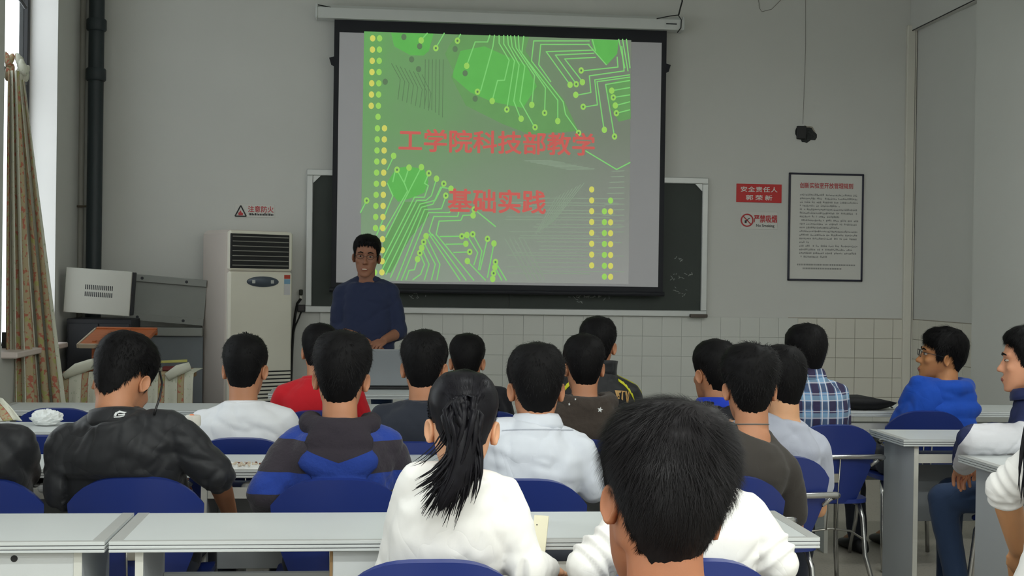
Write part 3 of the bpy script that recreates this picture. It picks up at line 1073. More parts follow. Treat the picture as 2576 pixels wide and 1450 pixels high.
def desk(x0, x1, yf, label, rz=0.0, drawers=(), shelves=None, group='grey white desks in rows', inset=0.062):
    """yf = edge nearest the back of the room; local x from 0 to L, y from 0 to DD"""
    L = x1 - x0
    t = tag(empty('desk', (x0, yf, 0), rz), label, 'desk', group)
    g = Geo()
    for z0, z1 in ((DZT - 0.0095, DZT), (DZT - 0.019, DZT - 0.0115), (DZT - DTH, DZT - 0.021)):
        g.box((0.002, 0, z0), (L - 0.002, DD, z1), 0.0012)
    obj('tabletop', g, M_top, t)
    obj('edge_groove', Geo().box((0.005, 0.003, DZT - DTH + 0.001), (L - 0.005, DD - 0.003, DZT - 0.004)), M_groove, t)
    obj('edge_strip', Geo().box((0.002, 0.0005, DZT - 0.001), (L - 0.002, 0.012, DZT + 0.0012), 0.0005), M_edge, t)
    for a in (0.002, L - 0.034):
        obj('edge_strip', Geo().box((a, 0.012, DZT - 0.001), (a + 0.032, DD - 0.001, DZT + 0.0012), 0.0005), M_edge, t)
    for a in (inset, L - inset - 0.02):
        lg = obj('leg', Geo().box((a, 0.03, 0.0), (a + 0.02, DD - 0.03, DZT - DTH), 0.002), M_leg, t)
        obj('leg_edge', Geo().box((a, 0.027, 0.0), (a + 0.02, 0.031, DZT - DTH)), M_legedge, lg)
    obj('modesty_panel', Geo().box((inset + 0.02, DD - 0.06, 0.34), (L - inset - 0.02, DD - 0.045, 0.60), 0.002), M_leg, t)
    if shelves is None:
        shelves = [(inset + 0.02, L - inset - 0.02)]
    for a, e in shelves:
        s = obj('book_shelf', Geo().box((a, 0.05, 0.648), (e, DD - 0.03, 0.662), 0.002), M_leg, t)
        obj('shelf_lip', Geo().box((a, 0.042, 0.648), (e, 0.05, 0.688), 0.002), M_legedge, s)
    for a, e in drawers:
        d = obj('drawer', Geo().box((a, 0.03, 0.56), (e, DD - 0.05, DZT - DTH - 0.004), 0.003), M_draw, t)
        obj('drawer_edge', Geo().box((a - 0.008, 0.032, 0.56), (a - 0.0005, DD - 0.05, DZT - DTH)), M_rawedge, d)
        cx = (a + e) / 2
        obj('lock_hole', Geo().tube([(cx, 0.0285, 0.708), (cx, 0.034, 0.708)], 0.0085, 14), M_black, d)
    return t


DX0, DX1 = -0.662, 1.166
row = {1: 3.345, 2: 4.574, 3: 5.655, 4: 6.575}
desk(DX0, DX1, row[1], 'long grey-white desk nearest the camera, with the two women in white seated at it',
     drawers=((0.555, 0.825), (1.475, 1.742)), shelves=((0.84, 1.46),))
desk(-1.862, DX0 - 0.006, row[1], 'nearest grey-white desk at the left picture edge with a round lock hole', drawers=((0.82, 1.114),), shelves=((0.09, 0.8),))
desk(DX0, DX1, row[2], 'long grey-white desk in front of the striped hoodie and the white dress shirt')
desk(-1.862, DX0 - 0.006, row[2], 'grey-white desk in front of the man in the black jacket')
desk(DX0, DX1, row[3], 'long grey-white desk in front of the white t-shirt and the star hoodie')
desk(-1.862, DX0 - 0.006, row[3], 'grey-white desk at the left with a crumpled tissue on it')
desk(DX0, DX1, row[4], 'long grey-white desk in front of the man in red')
desk(-1.862, DX0 - 0.006, row[4], 'foremost grey-white desk at the left beside the curtains')
desk(-0.62, 0.62, 7.55, 'presenter\'s narrow desk with the open silver laptop', shelves=())
desk(2.262, 4.03, 5.46, 'right-hand grey-white desk whose wide leg panel shows beside the aisle', group='grey white desks in rows')
desk(2.285, 4.03, 4.575, 'grey-white desk at the right edge that the navy and white jacket leans over')
desk(2.300, 4.03, 6.70, 'foremost right-hand grey-white desk with a black bag on it')

# ------------------------------------------------------------------ chairs
M_blue = pm('blue_plastic', (30, 48, 116), 0.38, var=0.05, nscale=4, spec=0.5)
M_chrome = pm('chrome_tube', (186, 186, 184), 0.22, metal=0.9, var=0.02)
M_thinrod = pm('thin_steel_rod', (160, 158, 150), 0.3, metal=0.8)
M_cplate = pm('back_plate', (150, 146, 134), 0.5, metal=0.3)


def back_point(u, v):
    ztop = 0.802 - 0.085 * abs(u) ** 3.4
    z = 0.45 + v * (ztop - 0.45)
    w = np.interp(z, [0.45, 0.55, 0.64, 0.70, 0.76, 0.81], [0.125, 0.165, 0.196, 0.203, 0.203, 0.196])
    x = u * w
    y = -0.185 - (z - 0.45) * 0.17 + 0.035 * u * u
    return (x, y, z)


def make_chair():
    t = empty('chair')
    us = np.linspace(-1, 1, 17)
    vs_ = np.concatenate([np.linspace(0, 0.9, 10), [0.95, 0.985, 1.0]])
    grid = [[back_point(u, v) for v in vs_] for u in us]
    auto(obj('backrest', Geo().sheet(grid, 0.022), M_blue, t), 60)
    # seat: rounded square dished sheet
    gs = []
    for u in np.linspace(-1, 1, 13):
        rw = []
        for v in np.linspace(-1, 1, 13):
            k = max(abs(u), abs(v))
            n = (abs(u) ** 5 + abs(v) ** 5) ** 0.2
            s = k / n if n > 1e-6 else 1
            x, y = 0.205 * u * s, 0.02 + 0.205 * v * s
            rw.append((x, y, 0.452 - 0.012 * (1 - u * u) * (1 - v * v) - 0.03 * max(0, v - 0.55) ** 2 / 0.2))
        gs.append(rw)
    auto(obj('seat', Geo().sheet(gs, 0.018), M_blue, t), 60)
    obj('crossbar', Geo().tube([(-0.228, -0.200, 0.648), (-0.232, -0.222, 0.654), (-0.215, -0.243, 0.66), (0.215, -0.243, 0.66), (0.232, -0.222, 0.654), (0.228, -0.200, 0.648)], 0.0115, 10), M_chrome, t, True)
    for s in (-1, 1):
        obj('leg', Geo().tube([(s * 0.15, 0.10, 0.438), (s * 0.175, 0.16, 0.425), (s * 0.185, 0.185, 0.38), (s * 0.195, 0.205, 0.18), (s * 0.215, 0.235, 0.004)], 0.0112, 9), M_chrome, t, True)
        obj('leg', Geo().tube([(s * 0.15, -0.04, 0.438), (s * 0.175, -0.10, 0.425), (s * 0.182, -0.125, 0.37), (s * 0.188, -0.145, 0.20), (s * 0.215, -0.235, 0.004)], 0.0112, 9), M_chrome, t, True)
        obj('back_stay', Geo().tube([(s * 0.228, -0.200, 0.648), (s * 0.212, -0.188, 0.63), (s * 0.185, -0.192, 0.615)], 0.009, 8), M_chrome, t, True)
        obj('end_knob', Geo().ball((s * 0.229, -0.196, 0.648), 0.015, nu=10, nv=7), M_black, t, True)
        obj('rear_rod', Geo().tube([(s * 0.021, -0.247, 0.655), (s * 0.021, -0.215, 0.42), (s * 0.021, -0.20, 0.33)], 0.0032, 6), M_thinrod, t, True)
    obj('stretcher', Geo().tube([(-0.186, -0.138, 0.27), (-0.1, -0.18, 0.32), (0, -0.198, 0.335), (0.1, -0.18, 0.32), (0.186, -0.138, 0.27)], 0.005, 6), M_thinrod, t, True)
    obj('back_plate', Geo().box((-0.019, -0.236, 0.545), (0.019, -0.228, 0.585), 0.002), M_cplate, t)
    return t


CHAIR0 = make_chair()
CH_USED = [False]


def chair_xy(px, py, yaw=0.0, Z=0.802):
    """seat origin of the chair whose back's top middle is at this pixel"""
    p = onZ(px, py, Z)
    a = math.radians(yaw)
    off = 0.245
    return np.array([p[0] - math.sin(a) * off, p[1] + math.cos(a) * off, 0.0])


def place_chair(o, yaw, label):
    t = CHAIR0 if not CH_USED[0] else copy_tree(CHAIR0)
    CH_USED[0] = True
    t.location = (o[0], o[1], 0)
    t.rotation_euler = (0, 0, math.radians(yaw))
    tag(t, label, 'chair', 'blue plastic chairs')
    return t


# ------------------------------------------------------------------ things on the desks
M_paper = pm('white_paper', (232, 234, 232), 0.8, var=0.03)


def on_desk(px, py):
    return onZ(px, py, DZT + 0.0015)


p = on_desk(117, 1071)
g = Geo()
rr = np.random.default_rng(4)
g.ball((0, 0, 0.03), (0.065, 0.04, 0.034), nu=22, nv=14)
v = g.arr()
v = v * (1 + 0.35 * (rr.random((len(v), 1)) - 0.5))
v[:, 2] = np.clip(v[:, 2], 0.0005, None)
g.v = [v]
o = obj('crumpled_tissue', g, M_paper)
o.location = p
tag(o, 'crumpled white tissue on the left desk beside the black jacket', 'tissue')
# lidded cup
p = on_desk(484, 1160)
t = tag(empty('drinking_cup', p, 0.1), 'grey cup with white lid and orange mark on the desk by the black jacket', 'cup')
auto(obj('cup_body', Geo().tube([(0, 0, 0), (0, 0, 0.004), (0, 0, 0.12), (0, 0, 0.128)], [0.018, 0.020, 0.024, 0.022], 18), pm('cup_grey', (160, 164, 172), 0.45), t))
auto(obj('cup_lid', Geo().tube([(0, 0, 0.126), (0, 0, 0.13), (0, 0, 0.158), (0, 0, 0.164)], [0.027, 0.0285, 0.0285, 0.025], 20), pm('cup_white', (226, 222, 212), 0.5), t))
obj('orange_mark', Geo().ball((-0.004, 0, 0.164), (0.009, 0.009, 0.004), nu=12, nv=6), pm('cup_orange', (236, 140, 96), 0.5), t, True)
# sheet of paper with seed shells
p = on_desk(622, 1176)
t = tag(empty('paper_sheet', p), 'white paper with scattered seed shells on the desk by the striped hoodie', 'paper')
gs = [[(x, y, 0.002 + 0.012 * (abs(x) / 0.08) ** 3 + 0.004 * math.sin(30 * y)) for y in np.linspace(-0.045, 0.06, 9)] for x in np.linspace(-0.075, 0.075, 11)]
obj('sheet', Geo().sheet(gs, 0.001), M_paper, t, True)
g = Geo()
for k in range(46):
    a, r_ = rr.random() * 6.28, 0.055 * math.sqrt(rr.random())
    g.ball((r_ * math.cos(a) * 1.2, r_ * math.sin(a) * 0.8, 0.009 + 0.004 * rr.random()), (0.006, 0.003, 0.003), rotz(rr.random() * 3), 6, 4)
o = obj('seed_shells', g, pm('seed_shell', (206, 192, 172), 0.7, var=0.4, nscale=40), t)
o['kind'] = 'stuff'
for (dx, dy) in ((-0.002, 0.0), (0.028, 0.022), (-0.03, 0.01), (0.045, -0.01)):
    obj('brown_crumb', Geo().ball((dx, dy, 0.014), (0.005, 0.003, 0.003), nu=6, nv=4), pm('brown_shell', (120, 72, 56), 0.7), t)
# laptop on the presenter's desk
lp = onZ(990, 981, DZT + 0.0015)
t = tag(empty('laptop', (lp[0], lp[1] + 0.13, DZT + 0.001), 0.02), 'open silver laptop standing on the front desk before the presenter', 'laptop')
M_lap = pm('laptop_silver', (150, 154, 158), 0.4, metal=0.3, var=0.05)
obj('base', Geo().box((-0.165, -0.11, 0.0), (0.165, 0.13, 0.022), 0.005), M_black, t)
gl = mat4(rotx(math.radians(10)), (0, -0.108, 0.022))
auto(obj('screen_lid', Geo().box((-0.165, -0.008, 0.0), (0.165, 0.006, 0.225), 0.006, gl), M_lap, t))
obj('keyboard', Geo().box((-0.145, -0.06, 0.0215), (0.145, 0.06, 0.0235), 0.001), pm('laptop_keys', (60, 62, 64), 0.6), t)
# pale blue ring on the same desk
rp = onY(1026, 978, 6.62)
g = Geo().tube([(0.021 * math.cos(a), 0, 0.024 * math.sin(a) + 0.0285) for a in np.linspace(0.5, 5.9, 24)], 0.0045, 8)
o = auto(obj('blue_ring_strap', g, pm('pale_blue_plastic', (132, 186, 226), 0.4)))
o.location = (rp[0], rp[1] + 0.03, DZT + 0.0012)
tag(o, 'small pale blue plastic ring standing on the desk by the laptop', 'ring')
# black bag on the right front desk
bp = onZ(2192, 1034, DZT + 0.002)
t = tag(empty('black_bag', (bp[0], max(bp[1] + 0.10, 6.81), DZT + 0.002), 0.1), 'flat black bag lying on the foremost right-hand desk', 'bag')
g = Geo()
g.ball((0, 0, 0.045), (0.15, 0.09, 0.05), nu=24, nv=12)
v = g.arr()
v = np.sign(v) * np.abs(v) ** 0.9
v[:, 2] = np.clip(v[:, 2] * 0.75, 0.001, 0.07 - 0.03 * np.clip(v[:, 0], 0, 1) / 0.15) 
g.v = [v]
auto(obj('bag_body', g, pm('black_nylon', (20, 20, 22), 0.8, bmp=0.3, bscale=40), t), 70)
obj('bag_strap', Geo().tube([(-0.12, -0.05, 0.03), (-0.05, -0.085, 0.055), (0.06, -0.085, 0.05), (0.13, -0.06, 0.012)], 0.008, 8, flat=0.5), M_black, t, True)

# ------------------------------------------------------------------ left corner: curtains, stacked panels, lectern
m, nt, b = newmat('floral_curtain')
at = nt.nodes.new('ShaderNodeAttribute')
at.attribute_name = 'cloth_uv'
s_ = xyz(nt, at.outputs['Vector'])
ph = mth(nt, 'FRACT', mth(nt, 'MULTIPLY', s_[0], 3.6))
band = mth(nt, 'LESS_THAN', ph, 0.36)
edge = mth(nt, 'LESS_THAN', mth(nt, 'ABSOLUTE', mth(nt, 'SUBTRACT', ph, 0.18)), 0.15)
v_ = at.outputs['Vector']
fl = noise(nt, v_, 26, 3)
fl2 = noise(nt, v_, 14, 2)
c_band = mixc(nt, mth(nt, 'GREATER_THAN', fl, 0.56), lin((182, 166, 134)), lin((186, 112, 92)))
c_band = mixc(nt, mth(nt, 'GREATER_THAN', fl2, 0.6), c_band, lin((174, 172, 112)))
c_ground = mixc(nt, mth(nt, 'GREATER_THAN', noise(nt, v_, 36, 1), 0.68), lin((216, 216, 200)), lin((180, 188, 162)))
c_b2 = mixc(nt, edge, lin((150, 122, 98)), c_band)
nt.links.new(mixc(nt, band, c_ground, c_b2), b.inputs['Base Color'])
b.inputs['Roughness'].default_value = 0.9
M_curtain = m


def cloth_sheet(name, grid, parent=None, thick=0.004, rep=1.0, vlen=1.0):
    g = Geo().sheet(grid, thick)
    me = g.mesh(name)
    a, e = np.asarray(grid).shape[:2]
    uv = np.zeros((a, e, 3))
    uv[..., 0] = (np.arange(a) / (a - 1) * rep)[:, None]
    uv[..., 1] = (np.arange(e) / (e - 1) * vlen)[None, :]
    uv = np.concatenate([uv.reshape(-1, 3)] * (2 if thick > 0 else 1))
    at = me.attributes.new('cloth_uv', 'FLOAT_VECTOR', 'POINT')
    at.data.foreach_set('vector', uv.ravel())
    o = link(name, me, M_curtain, parent, True)
    return o


def curtain_strip(name, top, bot, Yt, Yb, nf, amp, rep, label, seed=1, parent=None):
    """top / bot: (x0,x1,y) pixel spans of upper and lower hem"""
    r = np.random.default_rng(seed)
    ph = r.random(4) * 6.28
    grid = []
    N, Mv = 60, 26
    for i in range(N):
        u = i / (N - 1)
        colp = []
        a = onY(top[0] + (top[1] - top[0]) * u, top[2], Yt)
        e = onY(bot[0] + (bot[1] - bot[0]) * u, bot[2], Yb)
        for j in range(Mv):
            w = j / (Mv - 1)
            p = a + (e - a) * w
            am = amp * (0.35 + 0.65 * w)
            p = p + np.array([0.25 * am * math.sin(2 * PI * nf * u * 2 + ph[1] + w), am * math.sin(2 * PI * nf * u + ph[0] + 0.9 * w + 0.6 * math.sin(3 * w + ph[2])), 0])
            colp.append(p)
        grid.append(colp)
    o = cloth_sheet(name, grid, parent, 0.004, rep, 2.2)
    if label:
        tag(o, label, 'curtain')
    return o


curtain_strip('curtain', (22, 45, 178), (15, 80, 1075), 8.25, 8.05, 2.6, 0.045, 0.62, 'gathered floral curtain strip hanging nearest the window pane', 1)
curtain_strip('curtain', (36, 62, 192), (88, 166, 1070), 8.45, 8.35, 2.8, 0.05, 0.72, 'gathered floral curtain strip slanting away from the window', 2)
kn = onY(42, 178, 8.33)
g = Geo()
for k in range(14):
    a = rr.random() * 6.28
    c = kn + np.array([0.05 * math.cos(a), 0.07 * (rr.random() - 0.5), 0.02 + 0.09 * (rr.random() - 0.5)])
    g.ball(c, (0.022, 0.025, 0.05), roty(rr.random() - 0.5), 10, 7)
me = g.mesh('curtain_knot')
at_ = me.attributes.new('cloth_uv', 'FLOAT_VECTOR', 'POINT')
at_.data.foreach_set('vector', (g.arr() * 1.7).ravel())
tag(link('curtain_knot', me, M_curtain, None, True), 'knotted bunch of curtain cloth at the window frame', 'curtain')
hk = onY(24, 150, 8.33)
tag(obj('curtain_hook', Geo().tube([hk + (0.0, 0, -0.05), hk + (0.012, 0, 0.0), hk + (0.03, 0, 0.008)], 0.006, 6), M_black), 'small black hook holding the curtain knot', 'hook')

# object on the window sill
sp_ = onX(26, 884, XL - 0.08)
tag(obj('sill_tin', Geo().tube([(XL - 0.08, sp_[1], ZS + 0.036), (XL - 0.08, sp_[1], ZS + 0.13)], 0.05, 16), pm('sill_dark', (60, 62, 62), 0.5)), 'dark tin standing on the window sill', 'tin')

# covered side desk: cloth draped over a low table, lectern on top
cl, cr = onY(152, 940, 8.45), onY(484, 940, 8.45)
tz = 0.80
t = tag(empty('side_table', ((cl[0] + cr[0]) / 2, 8.72, 0)), 'low wooden side table hidden under the draped floral cloth', 'table')
hw = (cr[0] - cl[0]) / 2
obj('tabletop', Geo().box((-hw + 0.04, -0.2, tz - 0.05), (hw - 0.04, 0.22, tz - 0.012), 0.004), M_rawedge, t)
for sx in (-1, 1):
    for sy in (-0.17, 0.18):
        obj('leg', Geo().box((sx * (hw - 0.08) - 0.02, sy - 0.02, 0), (sx * (hw - 0.08) + 0.02, sy + 0.02, tz - 0.05)), M_rawedge, t)
grid = []
for i in range(70):
    u = i / 69
    x = cl[0] + (cr[0] - cl[0]) * u
    sag = 0.05 * math.sin(PI * u) + 0.02 * math.sin(7 * u)
    colp = [(x, 8.95, tz + 0.002), (x, 8.85, tz + 0.003), (x, 8.7, tz + 0.003), (x, 8.58, tz + 0.002), (x, 8.51, tz + 0.001)]
    for j in range(12):
        w = (j + 1) / 12
        fold = 0.03 * w * math.sin(2 * PI * 6.5 * u + 1.2 * math.sin(4 * u)) + 0.012 * math.sin(2 * PI * 15 * u) * w
        colp.append((x + 0.01 * math.sin(30 * u) * w, 8.49 - 0.03 * w + fold, tz - 0.02 - 0.6 * w))
    grid.append(colp)
tag(cloth_sheet('draped_cloth', grid, None, 0.004, 1.9, 0.9), 'pale floral cloth draped over the side table below the lectern', 'cloth')
# rolled floral bundle across the cloth
a, e = onY(160, 948, 8.44), onY(262, 908, 8.5)
gr = Geo().tube([a, a + (e - a) * 0.33 + (0, 0, 0.015), a + (e - a) * 0.66 + (0, 0, 0.01), e], [0.02, 0.036, 0.034, 0.03], 12)
me = gr.mesh('cloth_roll')
at_ = me.attributes.new('cloth_uv', 'FLOAT_VECTOR', 'POINT')
at_.data.foreach_set('vector', (gr.arr() * np.array([0.05, 1, 1.0])).ravel())
tag(link('cloth_roll', me, M_curtain, None, True), 'rolled strip of floral cloth slanting in front of the lectern', 'cloth')
a, e = onY(420, 950, 8.46), onY(478, 922, 8.5)
gr = Geo().tube([a, (a + e) / 2 + (0, 0, 0.012), e], [0.028, 0.034, 0.028], 12)
me = gr.mesh('cloth_roll')
at_ = me.attributes.new('cloth_uv', 'FLOAT_VECTOR', 'POINT')
at_.data.foreach_set('vector', (gr.arr() * np.array([0.05, 1, 1.0])).ravel())
tag(link('cloth_roll', me, M_curtain, None, True), 'short roll of floral cloth on the right end of the side table', 'cloth')
a, e = onY(404, 911, 8.62), onY(471, 906, 8.62)
tag(obj('yellow_stick', Geo().box((0, -0.008, -0.008), (np.linalg.norm(e - a), 0.008, 0.008), 0.002, mat4(roty(-0.05), a)), pm('yellow_green', (190, 186, 104), 0.6)), 'yellow-green stick lying on the side table', 'stick')
a, e = onY(408, 917, 8.60), onY(440, 917, 8.60)
tag(obj('red_case', Geo().box((a[0], 8.6, tz + 0.006), (e[0], 8.68, tz + 0.035), 0.006), pm('dark_red_case', (110, 40, 40), 0.6)), 'small dark red case under the yellow-green stick', 'case')

# lectern
m, nt, b = newmat('lectern_wood')
v = coords(nt)
mp = nt.nodes.new('ShaderNodeMapping')
mp.inputs['Scale'].default_value = (3, 20, 20)
nt.links.new(v, mp.inputs[0])
f = noise(nt, mp.outputs[0], 4, 5)
nt.links.new(mixc(nt, f, lin((132, 62, 24)), lin((190, 104, 50))), b.inputs['Base Color'])
b.inputs['Roughness'].default_value = 0.4
M_wood = m
M_wood_edge = pm('lectern_edge', (176, 160, 140), 0.5)
lc = onY(300, 900, 8.68)
t = tag(empty('lectern', (lc[0], 8.68, tz + 0.006), math.radians(-6)), 'small orange-brown wooden table lectern with sloping top', 'lectern')
zb, zt = 0.0, onY(300, 832, 8.68)[2] - tz - 0.006
Wl = 0.175
obj('back_board', Geo().box((-Wl + 0.04, -0.02, 0.02), (Wl - 0.02, 0.0, zt - 0.07), 0.003), M_wood, t)
for s in (-1, 1):
    obj('side_board', Geo().box((s * (Wl - 0.05) - 0.012, -0.13, 0.02), (s * (Wl - 0.05) + 0.012, 0.12, zt - 0.06), 0.003), M_wood, t)
obj('base_board', Geo().box((-Wl + 0.01, -0.16, 0), (Wl - 0.02, 0.15, 0.022), 0.004), M_wood, t)
Mt = mat4(rotx(math.radians(14)), (0, 0.02, zt - 0.045))
obj('sloping_top', Geo().box((-Wl - 0.03, -0.19, -0.012), (Wl + 0.02, 0.17, 0.012), 0.004, Mt), M_wood, t)
obj('top_rail', Geo().box((-Wl - 0.03, 0.15, -0.03), (Wl + 0.02, 0.175, 0.02), 0.004, Mt), M_wood, t)
obj('edge_moulding', Geo().box((-Wl - 0.045, -0.20, -0.016), (-Wl - 0.03, 0.17, 0.014), 0.003, Mt), M_wood_edge, t)
obj('edge_moulding', Geo().box((-Wl - 0.03, -0.205, -0.016), (Wl + 0.02, -0.19, 0.014), 0.003, Mt), M_wood_edge, t)

# dark cabinet added for the shaded gap, carrying a vented steel case
M_steel = pm('grey_steel_sheet', (186, 186, 178), 0.5, metal=0.1, var=0.04)
M_steel2 = pm('dull_steel_sheet', (140, 142, 138), 0.55, metal=0.1, var=0.1, nscale=5)
M_steeld = pm('dark_steel_and_gap', (44, 46, 52), 0.6, var=0.1)
a, e = onY(166, 800, 9.15), onY(330, 800, 9.15)
zt = onY(245, 792, 9.15)[2]
t = tag(empty('dark_gap_cabinet', ((a[0] + e[0]) / 2, 9.32, 0)), 'added dark cabinet standing in for the shaded gap under the vented case', 'cabinet')
w = (e[0] - a[0]) / 2
obj('carcass', Geo().box((-w, -0.15, 0), (w, 0.18, zt - 0.03), 0.004), M_steeld, t)
for s in (-1, 1):
    d = obj('door', Geo().box((min(0, s * (w - 0.01)) + 0.003, -0.165, 0.05), (max(0, s * (w - 0.01)) - 0.003, -0.15, zt - 0.06), 0.003), M_steeld, t)
    obj('handle', Geo().box((s * 0.03 - 0.006, -0.18, zt * 0.55), (s * 0.03 + 0.006, -0.165, zt * 0.55 + 0.09), 0.002), M_steel2, d)
q = [onY(x, y, 9.12) for x, y in ((168, 672), (334, 684), (325, 797), (160, 785))]
ctr = sum(q) / 4
ex = (q[1] - q[0]) / np.linalg.norm(q[1] - q[0])
tilt = math.atan2(ex[2], ex[0])
hw_, hh_ = np.linalg.norm(q[1] - q[0]) / 2, np.linalg.norm(q[0] - q[3]) / 2
t = tag(empty('vented_steel_case', ctr), 'tilted light grey steel case with two rows of vent slots', 'case')
R = mat4(roty(-tilt))
obj('case_body', Geo().box((-hw_ + 0.006, 0.0, -hh_ + 0.006), (hw_ + 0.012, 0.09, hh_ - 0.004), 0.004, R), M_steeld, t)
obj('front_plate', Geo().box((-hw_, -0.012, -hh_), (hw_, 0.001, hh_), 0.004, R), M_steel, t)
for rz_ in (0.012, -0.035):
    for k in range(15):
        x = -0.085 + k * 0.0125
        obj('vent_slot', Geo().box((x, -0.0135, rz_), (x + 0.0065, -0.011, rz_ + 0.032), 0.001, R), M_steeld, t)

# steel desk panels leaning on the wall
q = [onY(x, y, 9.5) for x, y in ((338, 690), (500, 704), (498, 818), (334, 806))]
ctr = sum(q) / 4
ex = (q[1] - q[0]) / np.linalg.norm(q[1] - q[0])
tilt = math.atan2(ex[2], ex[0])
hw_, hh_ = np.linalg.norm(q[1] - q[0]) / 2 + 0.05, np.linalg.norm(q[0] - q[3]) / 2
t = tag(empty('steel_frame_panel', ctr), 'dull steel panel with bolt holes leaning beside the air conditioner', 'panel')
R = mat4(roty(-tilt))
obj('sheet', Geo().box((-hw_, 0, -hh_), (hw_, 0.012, hh_), 0.002, R), M_steel2, t)
for lo, hi in (((-hw_, -0.02, hh_ - 0.05), (hw_, 0.001, hh_)), ((-hw_, -0.02, -hh_), (hw_, 0.001, -hh_ + 0.05)), ((-hw_, -0.02, -hh_ + 0.05), (-hw_ + 0.05, 0.001, hh_ - 0.05))):
    obj('flange', Geo().box(lo, hi, 0.003, R), M_steel2, t)
for x, z in ((-hw_ + 0.1, hh_ - 0.025), (hw_ - 0.14, hh_ - 0.025), (-hw_ + 0.025, 0.09), (-hw_ + 0.025, -0.02), (-hw_ + 0.09, -hh_ + 0.025), (hw_ - 0.14, -hh_ + 0.025)):
    obj('bolt_hole', Geo().tube([xf(R, [(x, -0.0215, z)])[0], xf(R, [(x, -0.015, z)])[0]], 0.011, 10), M_steeld, t)
a, e = onY(262, 810, 9.52), onY(512, 810, 9.52)
z1 = onY(400, 824, 9.5)[2]
t = tag(empty('steel_desk_carcass', ((a[0] + e[0]) / 2, 9.52, 0)), 'grey steel desk carcass standing against the wall below the bolted panel', 'desk part')
w = (e[0] - a[0]) / 2
obj('front_sheet', Geo().box((-w, -0.02, 0.0), (w, 0.0, z1 - 0.06), 0.003), pm('blue_grey_steel', (118, 124, 130), 0.55, var=0.08), t)
obj('top_channel', Geo().box((-w, -0.06, z1 - 0.06), (w, 0.14, z1), 0.004), M_steel2, t)
obj('side_sheet', Geo().box((-w, 0.0, 0.0), (-w + 0.015, 0.14, z1 - 0.06), 0.003), M_steel2, t)
# cloth end hanging over the left edge of the third-row desk
grid = []
for i in range(24):
    u = i / 23
    a = onY(-60 + 62 * u, 985 + 20 * u, 5.85)
    e = onY(-60 + 118 * u, 1062 - 3 * u, 5.80)
    grid.append([a + (e - a) * w + np.array([0, 0.03 * math.sin(8 * u + 2 * w), 0]) for w in np.linspace(0, 1, 12)])
tag(cloth_sheet('curtain_end', grid, None, 0.004, 0.5, 0.4), 'pale curtain end lying over the left end of the third desk row', 'curtain')
# ------------------------------------------------------------------ people: shared shape code
def skin_mat(name, rgb):
    if name in MATS:
        return MATS[name]
    m, nt, b = newmat(name)
    c = lin(rgb)
    v = coords(nt)
    f = noise(nt, v, 14, 3)
    nt.links.new(mixc(nt, f, tuple(x * 0.9 for x in c), tuple(min(1, x * 1.08) for x in c)), b.inputs['Base Color'])
    b.inputs['Roughness'].default_value = 0.55
    b.inputs['Subsurface Weight'].default_value = 0.12
    b.inputs['Subsurface Radius'].default_value = (0.012, 0.004, 0.002)
    b.inputs['Subsurface Scale'].default_value = 1.0
    bump(nt, b, noise(nt, v, 220, 2), 0.08, 0.002)
    MATS[name] = m
    return m


def hair_mat(name='black_hair', rgb=(13, 12, 13), rough=0.58):
    if name in MATS:
        return MATS[name]
    m, nt, b = newmat(name)
    c = lin(rgb)
    v = coords(nt)
    f = noise(nt, v, 45, 4)
    nt.links.new(mixc(nt, f, tuple(x * 0.5 for x in c), tuple(x * 1.9 for x in c)), b.inputs['Base Color'])
    b.inputs['Roughness'].default_value = rough
    b.inputs['Specular IOR Level'].default_value = 0.13
    MATS[name] = m
    return m


def cloth(name, rgb, rough=0.85, var=0.06, bmp=0.25, bscale=35, sheen=0.1, nscale=10, crease=0.16):
    if name in MATS:
        return MATS[name]
    m = pm(name, rgb, rough, var=var, bmp=0, sheen=sheen, nscale=nscale, spec=0.3)
    nt = m.node_tree
    v = coords(nt)
    n1 = nt.nodes.new('ShaderNodeTexNoise')         # soft creases of worn cloth over the fine weave
    n1.inputs['Scale'].default_value = 5.0
    n1.inputs['Detail'].default_value = 2.0
    n1.inputs['Distortion'].default_value = 0.9
    nt.links.new(v, n1.inputs['Vector'])
    cr = mth(nt, 'ABSOLUTE', mth(nt, 'SUBTRACT', n1.outputs['Fac'], 0.5))
    cr = mth(nt, 'POWER', mth(nt, 'MULTIPLY', cr, 5.0, clamp=True), 0.6)
    hgt = mth(nt, 'ADD', mth(nt, 'MULTIPLY', cr, crease), mth(nt, 'MULTIPLY', noise(nt, v, bscale, 4), bmp * 0.35))
    bump(nt, nt.nodes['Principled BSDF'], hgt, 0.5, 0.016)
    return m


